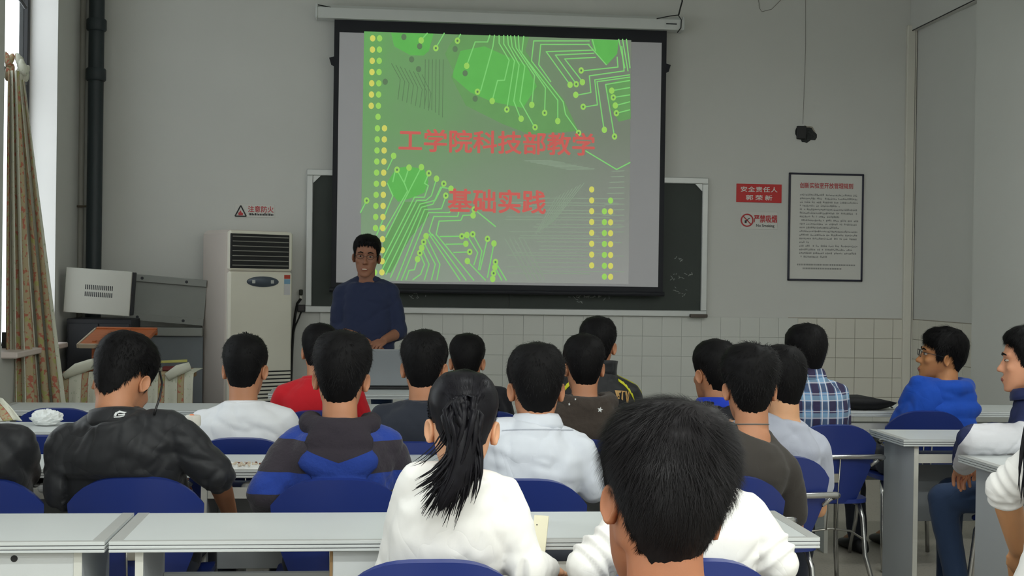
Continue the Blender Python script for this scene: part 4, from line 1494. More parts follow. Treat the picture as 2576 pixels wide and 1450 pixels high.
def remeshed(g, voxel, smooth):
    """one continuous skin over overlapping closed shapes: voxel remesh, then relax"""
    me = g.mesh('rm')
    o = bpy.data.objects.new('rm', me)
    COL.objects.link(o)
    r = o.modifiers.new('r', 'REMESH')
    r.mode = 'VOXEL'
    r.voxel_size = voxel
    if smooth:
        s = o.modifiers.new('s', 'SMOOTH')
        s.factor = 0.5
        s.iterations = smooth
    dg = bpy.context.evaluated_depsgraph_get()
    out = bpy.data.meshes.new_from_object(o.evaluated_get(dg))
    bpy.data.objects.remove(o)
    bpy.data.meshes.remove(me)
    v = np.zeros(len(out.vertices) * 3)
    out.vertices.foreach_get('co', v)
    li = np.zeros(len(out.loops), dtype=np.int32)
    out.loops.foreach_get('vertex_index', li)
    ls = np.zeros(len(out.polygons), dtype=np.int32)
    out.polygons.foreach_get('loop_start', ls)
    lt = np.zeros(len(out.polygons), dtype=np.int32)
    out.polygons.foreach_get('loop_total', lt)
    n = np.zeros(len(out.vertices) * 3)
    out.vertex_normals.foreach_get('vector', n)
    faces = [tuple(li[a:a + k]) for a, k in zip(ls.tolist(), lt.tolist())]
    bpy.data.meshes.remove(out)
    return v.reshape(-1, 3), [tuple(int(i) for i in q) for q in faces], n.reshape(-1, 3)


def wave_noise(v, freq, seed, octaves=3):
    r = np.random.default_rng(seed)
    out = np.zeros(len(v))
    amp = 1.0
    for k in range(octaves):
        acc = np.zeros(len(v))
        for j in range(5):
            d = r.normal(size=3)
            d /= np.linalg.norm(d)
            acc += np.sin(v @ d * freq * (0.7 + 0.6 * r.random()) + 6.28 * r.random() + 1.3 * np.sin(v @ r.normal(size=3) * freq * 0.5))
        out += amp * acc / 5
        amp *= 0.5
        freq *= 2.1
    return out


def sring(c, ax, ay, rx, ry, n=28, e=2.3, ry2=None):
    """superellipse ring round c in the plane ax, ay; ry in front (+ay), ry2 behind"""
    t = np.arange(n) * 2 * PI / n
    cs, sn = np.cos(t), np.sin(t)
    x = np.sign(cs) * np.abs(cs) ** (2 / e) * rx
    y = np.sign(sn) * np.abs(sn) ** (2 / e)
    y = np.where(y > 0, y * ry, y * (ry if ry2 is None else ry2))
    return np.asarray(c) + x[:, None] * np.asarray(ax) + y[:, None] * np.asarray(ay)


CR_Z = [-0.10, -0.06, -0.03, 0.0, 0.03, 0.06, 0.09, 0.112, 0.128, 0.136]
CR_X = [0.050, 0.060, 0.067, 0.0715, 0.0745, 0.0755, 0.069, 0.054, 0.033, 0.008]
CR_F = [0.05, 0.060, 0.078, 0.086, 0.089, 0.088, 0.078, 0.055, 0.025, -0.008]
CR_B = [-0.068, -0.080, -0.094, -0.102, -0.106, -0.106, -0.097, -0.077, -0.050, -0.02]


def head_geo(g, M, detail):
    rings = []
    for i in range(1, len(CR_Z)):
        yc = (CR_F[i] + CR_B[i]) / 2
        rings.append(xf(M, sring((0, yc, CR_Z[i]), (1, 0, 0), (0, 1, 0), CR_X[i], (CR_F[i] - CR_B[i]) / 2, 24, 2.15)))
    g.loft(rings)
    jz = [-0.118, -0.108, -0.085, -0.06, -0.03, 0.0]
    jx = [0.020, 0.033, 0.049, 0.058, 0.0645, 0.067]
    jf = [0.090, 0.095, 0.093, 0.093, 0.091, 0.087]
    jb = [0.055, 0.025, -0.005, -0.02, -0.03, -0.03]
    rings = [xf(M, sring((0, (f + b_) / 2, z), (1, 0, 0), (0, 1, 0), x, (f - b_) / 2, 24, 2.3)) for z, x, f, b_ in zip(jz, jx, jf, jb)]
    g.loft(rings)
    R = M[:3, :3]
    P = lambda *p: xf(M, [p])[0]
    k = np.linalg.norm(R[:, 0])
    g.limb([P(0, 0.088, 0.018), P(0, 0.102, -0.012), P(0, 0.110, -0.027)], [0.007 * k, 0.009 * k, 0.0125 * k], 10)
    for s in (-1, 1):
        g.ball(P(s * 0.012, 0.101, -0.030), 0.0085 * k, nu=10, nv=7)
        g.ball(P(s * 0.043, 0.066, -0.018), (0.021 * k, 0.021 * k, 0.02 * k), nu=12, nv=8)
        g.limb([P(s * 0.012, 0.088, 0.036), P(s * 0.045, 0.076, 0.034)], [0.011 * k, 0.010 * k], 8)
    g.limb([P(-0.018, 0.094, -0.063), P(0, 0.099, -0.061), P(0.018, 0.094, -0.063)], [0.005 * k, 0.0065 * k, 0.005 * k], 8)
    g.limb([P(-0.015, 0.093, -0.074), P(0, 0.098, -0.075), P(0.015, 0.093, -0.074)], [0.005 * k, 0.007 * k, 0.005 * k], 8)


def ear_geo(g, M, s, k=1.0):
    """dished ear plate with rolled rim, leaning outwards and back"""
    n, ringsr = 18, [0.0, 0.35, 0.62, 0.82, 0.94, 1.0]
    prof = [0.0, 0.001, 0.003, 0.0075, 0.008, 0.003]
    Re = rotz(s * math.radians(-28)) @ rotx(math.radians(-8))
    front, back = [], []
    for rr_, h in zip(ringsr, prof):
        rf, rb = [], []
        for j in range(n):
            a = 2 * PI * j / n
            y, z = rr_ * 0.0175 * math.cos(a), rr_ * 0.031 * math.sin(a)
            if z < -0.012:
                y *= 0.75
            rf.append((s * (0.004 + h), y, z))
            rb.append((s * (-0.004 + 0.5 * h), y * 0.96, z * 0.96))
        front.append(rf)
        back.append(rb)
    seq = [np.array(q) for q in back[1:]] + [np.array(q) for q in front[::-1][:-1]]
    seq = [xf(M, (q @ Re.T) * k * 0.94 + np.array([s * 0.0745, -0.012, -0.004])) for q in seq]
    if s < 0:
        seq = [q[::-1] for q in seq]
    g.loft(seq)


def hand_geo(gm, gx, wrist, d, up, s, curl=0.5, sc=1.0):
    """palm goes to gm (blended with the arm), five fingers to gx"""
    d = d / np.linalg.norm(d)
    up = up - d * (up @ d)
    up /= np.linalg.norm(up)
    ac = np.cross(d, up)            # towards the person's right for a palm-down hand
    th = -s                         # thumb side
    R = np.stack([ac, d, up], 1)
    gm.ball(wrist + d * 0.05 * sc, np.array([0.041, 0.056, 0.016]) * sc, R, 14, 9)
    for i, (L, off) in enumerate(((0.070, 1.5), (0.078, 0.5), (0.072, -0.5), (0.057, -1.5))):
        base = wrist + d * (0.088 - 0.004 * abs(off - 0.3)) * sc + ac * (th * off * 0.0195 * sc)
        dirv = d + ac * th * off * 0.05
        pts, rs = [base - d * 0.02 * sc, base], [0.0085 * sc, 0.009 * sc]
        ang = 0.0
        for q, fr in enumerate((0.45, 0.3, 0.25)):
            ang += curl * (0.55 if q == 0 else 0.8)
            v = dirv * math.cos(ang) - up * math.sin(ang)
            pts.append(pts[-1] + v / np.linalg.norm(v) * L * fr * sc)
            rs.append((0.0085 - 0.0009 * q) * sc)
        gx.limb(pts, rs, 8)
    b0 = wrist + d * 0.028 * sc + ac * th * 0.026 * sc
    v1 = d * 0.75 + ac * th * 0.62 - up * 0.25
    v2 = d * 0.92 + ac * th * 0.2 - up * 0.35
    b1 = b0 + v1 / np.linalg.norm(v1) * 0.036 * sc
    b2 = b1 + v2 / np.linalg.norm(v2) * 0.032 * sc
    gx.limb([b0, b1, b2], [0.0125 * sc, 0.0105 * sc, 0.009 * sc], 8)


HL_A = np.radians([0, 30, 55, 70, 80, 95, 108, 122, 138, 155, 170, 180])
HL_Z = np.array([0.078, 0.074, 0.056, -0.010, -0.006, 0.030, 0.018, -0.022, -0.052, -0.078, -0.092, -0.094])


def hair_geo(M, th=0.015, top=1.3, seed=0, nap=0.0, fringe=0.0, amp=0.0025, strands=1500, slen=0.02, lift=0.3, flat=0.0, swirl=0.5, flow=None, width=0.0008, nphi=60, nt_=20):
    """short hair: shaped cap with relief plus loose strands lying along the flow from the whorl"""
    r = np.random.default_rng(seed)
    ztop = 0.136 + th * top
    phis = np.linspace(-PI, PI, nphi, endpoint=False)

    def surf(phi, s, inset=0.0):
        zh = np.interp(np.abs(phi), HL_A, HL_Z)
        zh = zh + np.where(np.abs(phi) > 1.9, nap, 0) - np.where(np.abs(phi) < 0.9, fringe, 0)
        zh = zh + 0.0045 * np.sin(phi * 23 + seed) + 0.004 * np.sin(phi * 41 + 2 * seed)
        z = ztop - (ztop - zh) * s ** 1.6
        zz = np.minimum(z - (z > 0.05) * (z - 0.05) / (ztop - 0.05) * (ztop - 0.136), 0.1355)
        t_ = th * (1 - 0.72 * np.clip((s - 0.72) / 0.28, 0, 1)) - inset
        t_ = t_ * (1 + (top - 1) * np.clip((z - 0.02) / 0.1, 0, 1))
        rx = np.interp(zz, CR_Z, CR_X) + t_
        f = np.interp(zz, CR_Z, CR_F) + t_
        b_ = np.interp(zz, CR_Z, CR_B) - t_ * (1 - flat)
        sh = np.clip((ztop - z) / 0.012, 0, 1) ** 0.5
        yc = (f + b_) / 2
        x = rx * np.sin(phi) * sh
        y = yc + (f - b_) / 2 * np.cos(phi) * sh
        return np.stack([x, y, z], -1)

    ss = np.linspace(0.0, 1.0, nt_ + 1)[1:]
    g = Geo()
    rings = []
    for s in ss:
        p = surf(phis, np.full(nphi, s))
        nn = p - np.array([0, -0.01, 0.03])
        nn /= np.linalg.norm(nn, axis=1, keepdims=True)
        d = wave_noise(p, 70, seed + 5, 3) * amp * (1 - 0.6 * s ** 3)
        rings.append(xf(M, p + nn * d[:, None]))
    tp = xf(M, [(0, -0.012, ztop - 0.001)])[0]
    v = np.concatenate(rings + [tp[None]])
    f = []
    n = nphi
    for i in range(len(rings) - 1):
        for j in range(n):
            k = (j + 1) % n
            f.append((i * n + j, (i + 1) * n + j, (i + 1) * n + k, i * n + k))
    f += [(len(v) - 1, j, (j + 1) % n) for j in range(n)]
    g.add(v, f)
    # strands; the last batch hangs over the hairline so that it has no hard edge
    for batch, strands in enumerate((strands, strands // 3)):
        if not strands:
            continue
        phi = r.uniform(-PI, PI, strands)
        s = np.sqrt(r.uniform(0.001, 1.0, strands)) if batch == 0 else r.uniform(0.9, 1.0, strands)
        p = surf(phi, s, 0.003)
        nn = p - np.array([0, -0.012, 0.02])
        nn /= np.linalg.norm(nn, axis=1, keepdims=True)
        whorl = np.array([0.012, -0.065, 0.125])
        d = p - whorl if flow is None else np.asarray(flow) - p
        d = d - nn * np.sum(d * nn, 1, keepdims=True)
        d /= np.linalg.norm(d, axis=1, keepdims=True) + 1e-6
        if swirl:
            c = np.cross(nn, d)
            near = np.exp(-np.linalg.norm(p - whorl, axis=1) / 0.09)[:, None]
            d = d + c * (swirl * near + 0.25 * r.normal(size=(strands, 1)))
            d /= np.linalg.norm(d, axis=1, keepdims=True)
        L = slen * r.uniform(0.6, 1.3, strands)[:, None] * ((1 - 0.45 * s[:, None] ** 2) if batch == 0 else 0.62)
        lf = lift * r.uniform(0.2, 1.5, strands)[:, None] * (1.0 if batch == 0 else 0.35)
        side = np.cross(nn, d)
        mid = p + d * L * 0.5 + nn * L * lf * 0.6
        tip = p + d * L + nn * L * lf * 0.8 + np.array([0, 0, -0.08]) * L
        w = width * r.uniform(0.7, 1.4, strands)[:, None]
        vv = np.stack([p - side * w, p + side * w, mid + side * w * 0.8, mid - side * w * 0.8, tip], 1).reshape(-1, 3)
        ff = []
        for i in range(strands):
            k = 5 * i
            ff += [(k, k + 1, k + 2, k + 3), (k + 3, k + 2, k + 4)]
        g.add(xf(M, vv), ff)
    return g


TORSO_T = np.array([-0.10, 0.0, 0.12, 0.30, 0.50, 0.70, 0.84, 0.94, 1.0, 1.06])
TORSO_W = np.array([0.140, 0.155, 0.158, 0.142, 0.145, 0.155, 0.150, 0.112, 0.072, 0.058])
TORSO_D = np.array([0.090, 0.108, 0.110, 0.096, 0.097, 0.100, 0.092, 0.078, 0.064, 0.056])

M_trous = cloth('dark_trousers', (34, 38, 48))
M_jeans = cloth('blue_jeans', (44, 62, 92), var=0.15)
M_shoe = pm('dark_shoe', (24, 24, 26), 0.5)
M_hair = hair_mat()
M_eye = pm('eye_white', (176, 166, 156), 0.25)
M_iris = pm('eye_iris', (26, 18, 14), 0.2)
M_lip = pm('lips', (140, 76, 66), 0.5)
M_teeth = pm('teeth', (214, 204, 180), 0.35)
PEOPLE = []


def person(label, head, yaw=0.0, chair=None, origin=None, hp=0.0, hy=None, hr=0.0, ks=1.0, skin=(182, 126, 92), sname='skin_mid',
           shirt=None, sleeve='long', infl=0.014, wr=0.008, sw=0.150, width=1.0, slouch=0.015, armL=None, armR=None, hands=True, curl=0.5,
           hair=None, face=False, voxel=0.0095, svoxel=0.009, trousers=None, stand=False, collar=None, neck_t=1.06, shirt_name='shirt', hem=0.47, legyaw=0.0, seatpad=0.0, neckr=0.055, folds=0.0, backed=False, neck=0.142, sh=0.0):
    """head = (px, py of the crown, depth Y). Local frame: faces +Y, x to the person's right."""
    hy = yaw if hy is None else hy
    yr = math.radians(yaw)
    hw = onY(head[0], head[1], head[2])
    if origin is None:
        origin = chair + rotz(yr) @ np.array([0, -0.03, 0])
    origin = np.array([origin[0], origin[1], 0.0])
    RzI = rotz(-yr)
    loc = lambda p: RzI @ (np.asarray(p) - origin)
    T = loc(hw)
    Rh = rotz(math.radians(hy - yaw)) @ rotx(-math.radians(hp)) @ roty(math.radians(hr))
    H = T - Rh @ np.array([0, -0.012, 0.150]) * ks
    MH = mat4(Rh * ks, H)
    Rhalf = rotz(math.radians(hy - yaw) * 0.3) @ rotx(-math.radians(hp) * 0.5)
    C7 = H + Rhalf @ np.array([0, -0.048, -neck]) * ks
    P0 = np.array([0, 0.0, 0.95 if stand else 0.55])
    ctl = (P0 + C7) / 2 + np.array([0, -slouch, 0])

    def B(t):
        return (1 - t) ** 2 * P0 + 2 * t * (1 - t) * ctl + t * t * C7

    def dB(t):
        d = 2 * (1 - t) * (ctl - P0) + 2 * t * (C7 - ctl)
        return d / np.linalg.norm(d)

    def frame(t):
        d = dB(min(max(t, 0), 1))
        x = np.array([1.0, 0, 0]) - d * d[0]
        x /= np.linalg.norm(x)
        return x, np.cross(d, x), d

    def torso(g, k, add, tmax=2.0, hem_z=None):
        rings = []
        for t, w, dd in zip(TORSO_T, TORSO_W, TORSO_D):
            if t > tmax:
                break
            x, y, d = frame(t)
            c = B(t) if 0 <= t <= 1 else (P0 + d * t * 0.45 if t < 0 else C7 + d * (t - 1) * 0.45)
            if t < 0 and hem_z is not None:
                c = np.array([c[0], c[1], hem_z])
            rings.append(sring(c, x, y, w * k * width + add, dd * k + add, 28, 2.4))
        g.loft(rings)

    x_, y_, d_ = frame(0.86)
    S = {s: B(0.87) + x_ * s * sw * width + y_ * 0.01 + d_ * (sh - 0.014) for s in (-1, 1)}
    arms = {}
    for s, spec in ((-1, armL), (1, armR)):
        if spec is None:
            E_ = S[s] + np.array([s * 0.07, 0.11, -0.25])
            Wd = np.array([s * 0.11, S[s][1] + 0.33, max(0.80, S[s][2] - 0.16)])
        elif len(spec) == 2:
            E_, Wd = (np.asarray(q, float) for q in spec)
            E_, Wd = S[s] + E_, S[s] + Wd
        else:
            E_, Wd = loc(onY(*spec[:3])), loc(onY(*spec[3:6]))
        arms[s] = (E_, Wd)
    hips = {s: np.array([s * 0.088, 0.02, P0[2] - 0.01]) for s in (-1, 1)}
    Rl = rotz(math.radians(legyaw))
    if stand:
        knee = {s: np.array([s * 0.10, 0.03, 0.50]) for s in (-1, 1)}
        ank = {s: np.array([s * 0.11, 0.0, 0.09]) for s in (-1, 1)}
    else:
        knee = {s: Rl @ np.array([s * 0.12, 0.40, 0.505]) for s in (-1, 1)}
        ank = {s: Rl @ np.array([s * 0.12, 0.36 + 0.04 * s, 0.09]) for s in (-1, 1)}

    def press(v, m=0.0):
        """cloth and flesh give way where the chair back stands"""
        if chair is None and not backed:
            return v
        x, y, z = v[:, 0], v[:, 1], v[:, 2]
        lim = -0.155 - 0.17 * (z - 0.45) + 0.035 * (x / 0.2) ** 2 + 0.017 + m - np.clip(z - 0.79, 0, 1) * 1.4
        hit = (z > 0.47) & (np.abs(x) < 0.215) & (z < 0.95)
        v = v.copy()
        v[:, 1] = np.where(hit, np.maximum(y, lim), y)
        return v

    t0 = tag(empty('person', origin, yr), label, 'person', 'people in the classroom')
    MS = skin_mat(sname, skin)
    # ---- body
    g, gx = Geo(), Geo()
    torso(g, 0.90, 0.0)
    head_geo(g, MH, face)
    g.limb([C7 + np.array([0, 0.015, -0.03]), C7 * 0.45 + (H + Rh @ np.array([0, -0.03, -0.05]) * ks) * 0.55, H + Rh @ np.array([0, -0.028, -0.03]) * ks], [neckr * 1.08 * ks, neckr * ks, neckr * ks], 16)
    for s in (-1, 1):
        E_, Wd = arms[s]
        g.limb([C7 + np.array([s * 0.025, 0.012, -0.018]), (C7 + S[s]) / 2 + np.array([0, 0.004, -0.004]), S[s]], [0.036, 0.036, 0.036], 12)
        g.limb([S[s], S[s] * 0.5 + E_ * 0.5, E_], [0.041, 0.040, 0.034], 12)
        g.limb([E_, E_ * 0.65 + Wd * 0.35, Wd], [0.034, 0.036, 0.026], 12)
        if hands:
            hand_geo(g, gx, Wd, (Wd - E_) + np.array([0, 0, -0.02]), np.array([0, 0, 1.0]) + 0.2 * x_ * s, s, curl)
        g.limb([hips[s], (hips[s] + knee[s]) / 2, knee[s]], [0.070, 0.066, 0.050], 12)
        g.limb([knee[s], knee[s] * 0.6 + ank[s] * 0.4, ank[s]], [0.050, 0.049, 0.036], 12)
        g.limb([ank[s], ank[s] + (Rl @ np.array([0, 0.11, -0.05]))], [0.034, 0.028], 8)
        ear_geo(gx, MH, s)
    v, f, n = remeshed(g, voxel, 5 if voxel < 0.008 else 3)
    gb = Geo().add(press(v, 0.02), f)
    gb.add(gx.arr(), gx.f)
    obj('body', gb, MS, t0, True)
    # ---- shirt
    if shirt is not None:
        g = Geo()
        torso(g, 1.0, infl, neck_t + 0.001, hem)
        for s in (-1, 1):
            E_, Wd = arms[s]
            if neck_t > 0.95:
                g.limb([C7 + np.array([s * 0.03, 0.01, -0.012]), (C7 + S[s]) / 2 + np.array([0, 0.005, 0.0]), S[s]], [0.038 + infl * 0.6, 0.040 + infl * 0.7, 0.042 + infl * 0.8], 14)
            fr = {'long': 2.0, 'short': 0.62, 'elbow': 1.15, 'rolled': 1.04, 'none': 0.0, 'threeq': 1.45}[sleeve]
            if fr > 0:
                u = min(fr, 1.0)
                e1 = S[s] + (E_ - S[s]) * u
                flare = 0.010 if fr < 1 else 0.0
                g.limb([S[s], S[s] * 0.5 + e1 * 0.5, e1], [0.043 + infl * 0.85, 0.042 + infl + flare * 0.5, 0.038 + infl + flare], 14)
                if fr > 1:
                    e2 = E_ + (Wd - E_) * (fr - 1) * 0.97
                    g.limb([E_, E_ * 0.5 + e2 * 0.5, e2], [0.038 + infl, 0.036 + infl, 0.030 + infl * 0.7 if fr > 1.8 else 0.037 + infl], 14)
        v, f, n = remeshed(g, svoxel, 4)
        sd = abs(hash(label)) % 1000 if False else sum(ord(c) for c in label) % 997
        w1 = wave_noise(v * np.array([1, 1, 0.7]), 14, sd, 2)
        c1 = np.exp(-(wave_noise(v * np.array([1.0, 0.8, 1.5]) + np.array([0, 0, 0.6]) * v[:, :1], 14, sd + 3, 2) * 6.0) ** 2)
        c2 = np.exp(-(wave_noise(v * np.array([1.3, 0.8, 1.2]) - np.array([0, 0, 0.7]) * v[:, :1], 19, sd + 8, 2) * 6.0) ** 2)
        v = v + n * ((w1 * 0.35 - 0.6 * c1 - 0.5 * c2 + 0.3) * wr)[:, None]
        if folds:       # pushed-up sleeve: ring folds along both arms
            for s in (-1, 1):
                E_, Wd = arms[s]
                for a_, b_ in ((S[s] * 0.35 + E_ * 0.65, E_), (E_, Wd)):
                    ax_ = b_ - a_
                    L_ = np.linalg.norm(ax_)
                    q = (v - a_) @ ax_ / (L_ * L_)
                    dist = np.linalg.norm(v - a_ - np.clip(q, 0, 1)[:, None] * ax_, axis=1)
                    near = np.clip((0.085 - dist) / 0.02, 0, 1) * np.clip(np.minimum(q, 1.05 - q) * 6 + 0.4, 0, 1)
                    v = v + n * (near * folds * np.sin(q * L_ * 2 * PI / 0.03 + 2.0 * wave_noise(v, 22, 77, 1)))[:, None]
        v = press(v)
        obj(shirt_name, Geo().add(v, f), shirt, t0, True)
    # ---- trousers and shoes
    g = Geo()
    x, y, d = frame(0.0)
    if stand:
        g.loft([sring(P0 + np.array([0, 0, dz]), (1, 0, 0), (0, 1, 0), w, q, 24, 2.4) for dz, w, q in ((-0.12, 0.14, 0.10), (-0.05, 0.172, 0.118), (0.06, 0.165, 0.11))])
    else:
        g.loft([sring((0, 0.0, z), (1, 0, 0), (0, 1, 0), w, q, 24, 2.6) for z, w, q in ((0.458 + seatpad, 0.165, 0.115), (0.50, 0.182, 0.125), (0.60, 0.168, 0.115))])
    for s in (-1, 1):
        g.limb([hips[s], (hips[s] + knee[s]) / 2, knee[s]], [0.088 if stand else 0.078, 0.076, 0.062], 12)
        g.limb([knee[s], knee[s] * 0.6 + ank[s] * 0.4, ank[s]], [0.062, 0.060, 0.052], 12)
    v, f, n = remeshed(g, 0.014, 3)
    v = v + n * (wave_noise(v, 22, 5) * 0.004)[:, None]
    if not stand:
        v[:, 2] = np.where((v[:, 2] < 0.462) & (v[:, 1] < 0.2), 0.462 + 0.02 * (v[:, 2] - 0.462), v[:, 2])
    obj('trousers', Geo().add(v, f), trousers or M_trous, t0, True)
    for s in (-1, 1):
        g = Geo()
        a = ank[s]
        rings = []
        for yy, w, h in ((-0.075, 0.028, 0.05), (-0.05, 0.037, 0.075), (0.0, 0.040, 0.085), (0.06, 0.044, 0.065), (0.13, 0.045, 0.05), (0.17, 0.034, 0.036), (0.185, 0.015, 0.022)):
            c = a + Rl @ np.array([0, yy, 0])
            c[2] = h / 2 + 0.002
            rings.append(sring(c, Rl @ np.array([1.0, 0, 0]), (0, 0, 1), w, h / 2, 14, 2.6))
        g.loft(rings)
        obj('shoe', g, M_shoe, t0, True)
    # ---- hair
    hk = dict(seed=sum(ord(c) for c in label))
    hk.update(hair or {})
    hm = hk.pop('mat', M_hair)
    obj('hair', hair_geo(MH, **hk), hm, t0, True)
    # ---- face
    if face:
        for s in (-1, 1):
            R3 = Rh
            g = Geo().ball(xf(MH, [(s * 0.031, 0.0795, 0.012)])[0], np.array([0.0135, 0.0095, 0.0052]) * ks, R3, 12, 8)
            e = obj('eye', g, M_eye, t0, True)
            obj('iris', Geo().ball(xf(MH, [(s * 0.031, 0.0868, 0.012)])[0], np.array([0.0066, 0.0042, 0.0052]) * ks, R3, 10, 7), M_iris, e, True)
            g = Geo().tube([xf(MH, [q])[0] for q in ((s * 0.014, 0.097, 0.033), (s * 0.03, 0.094, 0.039), (s * 0.048, 0.083, 0.034))], [0.003, 0.0042, 0.002], 8)
            obj('eyebrow', g, M_hair, t0, True)
        g = Geo().ball(xf(MH, [(0, 0.098, -0.068)])[0], np.array([0.021, 0.0065, 0.0085]) * ks, Rh, 14, 8)
        mo = obj('mouth', g, M_lip, t0, True)
        if face == 'smile':
            obj('teeth', Geo().ball(xf(MH, [(0, 0.1015, -0.0675)])[0], np.array([0.017, 0.004, 0.0045]) * ks, Rh, 14, 8), M_teeth, mo, True)
    # ---- collar
    if collar:
        r0, r1, h, lift_, m_ = collar
        up = (H + Rh @ np.array([0, -0.03, -0.04]) * ks) - C7
        up /= np.linalg.norm(up)
        up = up * 0.75 + np.array([0, 0, 0.25])
        up /= np.linalg.norm(up)
        x = np.array([1.0, 0, 0]) - up * up[0]
        x /= np.linalg.norm(x)
        y = np.cross(up, x)
        base = C7 + y * 0.022 + up * lift_
        rows = []
        for q, rr_ in ((0.0, r0), (0.35, r0 * 0.97 + r1 * 0.03), (0.75, (r0 + r1) / 2), (1.0, r1)):
            rows.append(sring(base + up * h * q, x, y, rr_, rr_ * 0.98, 36, 2.1))
        rows = np.array([np.concatenate([r, r[:1]]) for r in rows])
        obj('collar', Geo().sheet(rows, 0.005), m_, t0, True)
    info = dict(root=t0, H=H, C7=C7, MH=MH, Rh=Rh, S=S, arms=arms, loc=loc, B=B, frame=frame, origin=origin, ks=ks)
    PEOPLE.append(info)
    return info


def hood(I, mat, scale=1.0, drop=0.10, roll=0.034, name='hood', side=0.0):
    """hood lying on the back: thick roll round the nape and a hanging pouch"""
    C = I['C7']
    g = Geo()
    pts = []
    for a in np.radians([35, 10, -25, -60, -90, -120, -155, -190, -215]):
        pts.append(C + np.array([0.092 * scale * math.cos(a), 0.038 + 0.100 * scale * math.sin(a), 0.008 + 0.012 * math.sin(a)]))
    g.limb(pts, [roll * 0.7, roll, roll * 1.1, roll * 1.15, roll * 1.2, roll * 1.15, roll * 1.1, roll, roll * 0.7], 12)
    x, y, d = I['frame'](0.85)
    for k, (dz, w, dep) in enumerate(((-0.03, 0.10, 0.04), (-0.08, 0.115, 0.045), (-0.14, 0.085, 0.036))):
        c = C + np.array([side * 0.02, -0.082 - 0.016 * k, dz * (drop / 0.10)])
        g.ball(c, (w * scale, dep, 0.06), rotx(-0.25), 18, 10)
    v, f, n = remeshed(g, 0.008, 5)
    v = v + n * (wave_noise(v * np.array([1, 1, 1.8]), 34, 9, 3) * 0.004)[:, None]
    return obj(name, Geo().add(v, f), mat, I['root'], True)
# ------------------------------------------------------------------ the people and their chairs
from mathutils.bvhtree import BVHTree


def surface_tree(I, names):
    V, F, k = [], [], 0
    for ch in I['root'].children:
        if ch.name.split('.')[0] in names:
            co = np.zeros(len(ch.data.vertices) * 3)
            ch.data.vertices.foreach_get('co', co)
            V += co.reshape(-1, 3).tolist()
            F += [tuple(i + k for i in p.vertices) for p in ch.data.polygons]
            k = len(V)
    return BVHTree.FromPolygons(V, F)


def stick_point(I, tree, px, py, off=0.002):
    o = I['loc'](CAM)
    d = I['loc'](CAM + ray(px, py)) - o
    hit = tree.ray_cast(Vector(o), Vector(d).normalized())
    if hit[0] is None:
        return None
    return np.array(hit[0]) + np.array(hit[1]) * off


def patch(I, name, on, polys, mat, off=0.002, n=1):
    """flat print or applique: polygons given where they lie on the garment's surface"""
    tree = surface_tree(I, on)
    g = Geo()
    for poly in polys:
        pts = []
        m = len(poly)
        for i in range(m):
            a, e = np.array(poly[i], float), np.array(poly[(i + 1) % m], float)
            for q in range(n):
                pts.append(a + (e - a) * q / n)
        P = [stick_point(I, tree, x, y, off) for x, y in pts]
        if any(p is None for p in P):
            continue
        g.add(P, [tuple(range(len(P)))])
    if g.n == 0:
        return None
    return obj(name, g, mat, I['root'])


def colour_block(I, name, rule):
    """signed distance to the seam between two fabric colours, stored on the garment for its material"""
    o = [c for c in I['root'].children if c.name.split('.')[0] == name][0]
    co = np.zeros(len(o.data.vertices) * 3)
    o.data.vertices.foreach_get('co', co)
    at = o.data.attributes.new('seam', 'FLOAT', 'POINT')
    at.data.foreach_set('value', rule(co.reshape(-1, 3)))


def seat(px, py, yaw, label):
    c = chair_xy(px, py, yaw)
    place_chair(c, yaw, label)
    return c


# ---------- garment materials
C_white = cloth('white_cotton', (226, 228, 232), bmp=0.15)
C_white2 = cloth('white_knit', (234, 232, 228), bmp=0.15)
C_shirt = cloth('white_dress_shirt', (210, 214, 222), bmp=0.12)
C_black = cloth('black_nylon_jacket', (30, 31, 34), 0.55, bmp=0.3, crease=0.3)
C_black2 = cloth('black_cotton', (24, 24, 30))
C_navy = cloth('charcoal_navy_cotton', (42, 46, 56))
C_red = cloth('red_cotton', (196, 26, 38))
C_char = cloth('charcoal_olive_cotton', (62, 58, 54))
C_grey = cloth('light_grey_cotton', (176, 180, 194))
C_brown = cloth('brown_fleece', (62, 54, 48), 0.95, var=0.25, nscale=60, bmp=0.6, bscale=120)
C_blue = cloth('bright_blue_cotton', (20, 72, 172), var=0.12)
C_bluec = cloth('royal_blue_collar', (30, 62, 190))
C_pres = cloth('dark_blue_sweater', (38, 46, 74))
C_navyj = cloth('navy_polyester', (28, 38, 82), 0.6)
M_print = pm('white_print', (206, 208, 208), 0.6)
M_gold = pm('gold_print', (186, 146, 84), 0.5)
M_yellow = pm('yellow_panel', (206, 204, 26), 0.6)

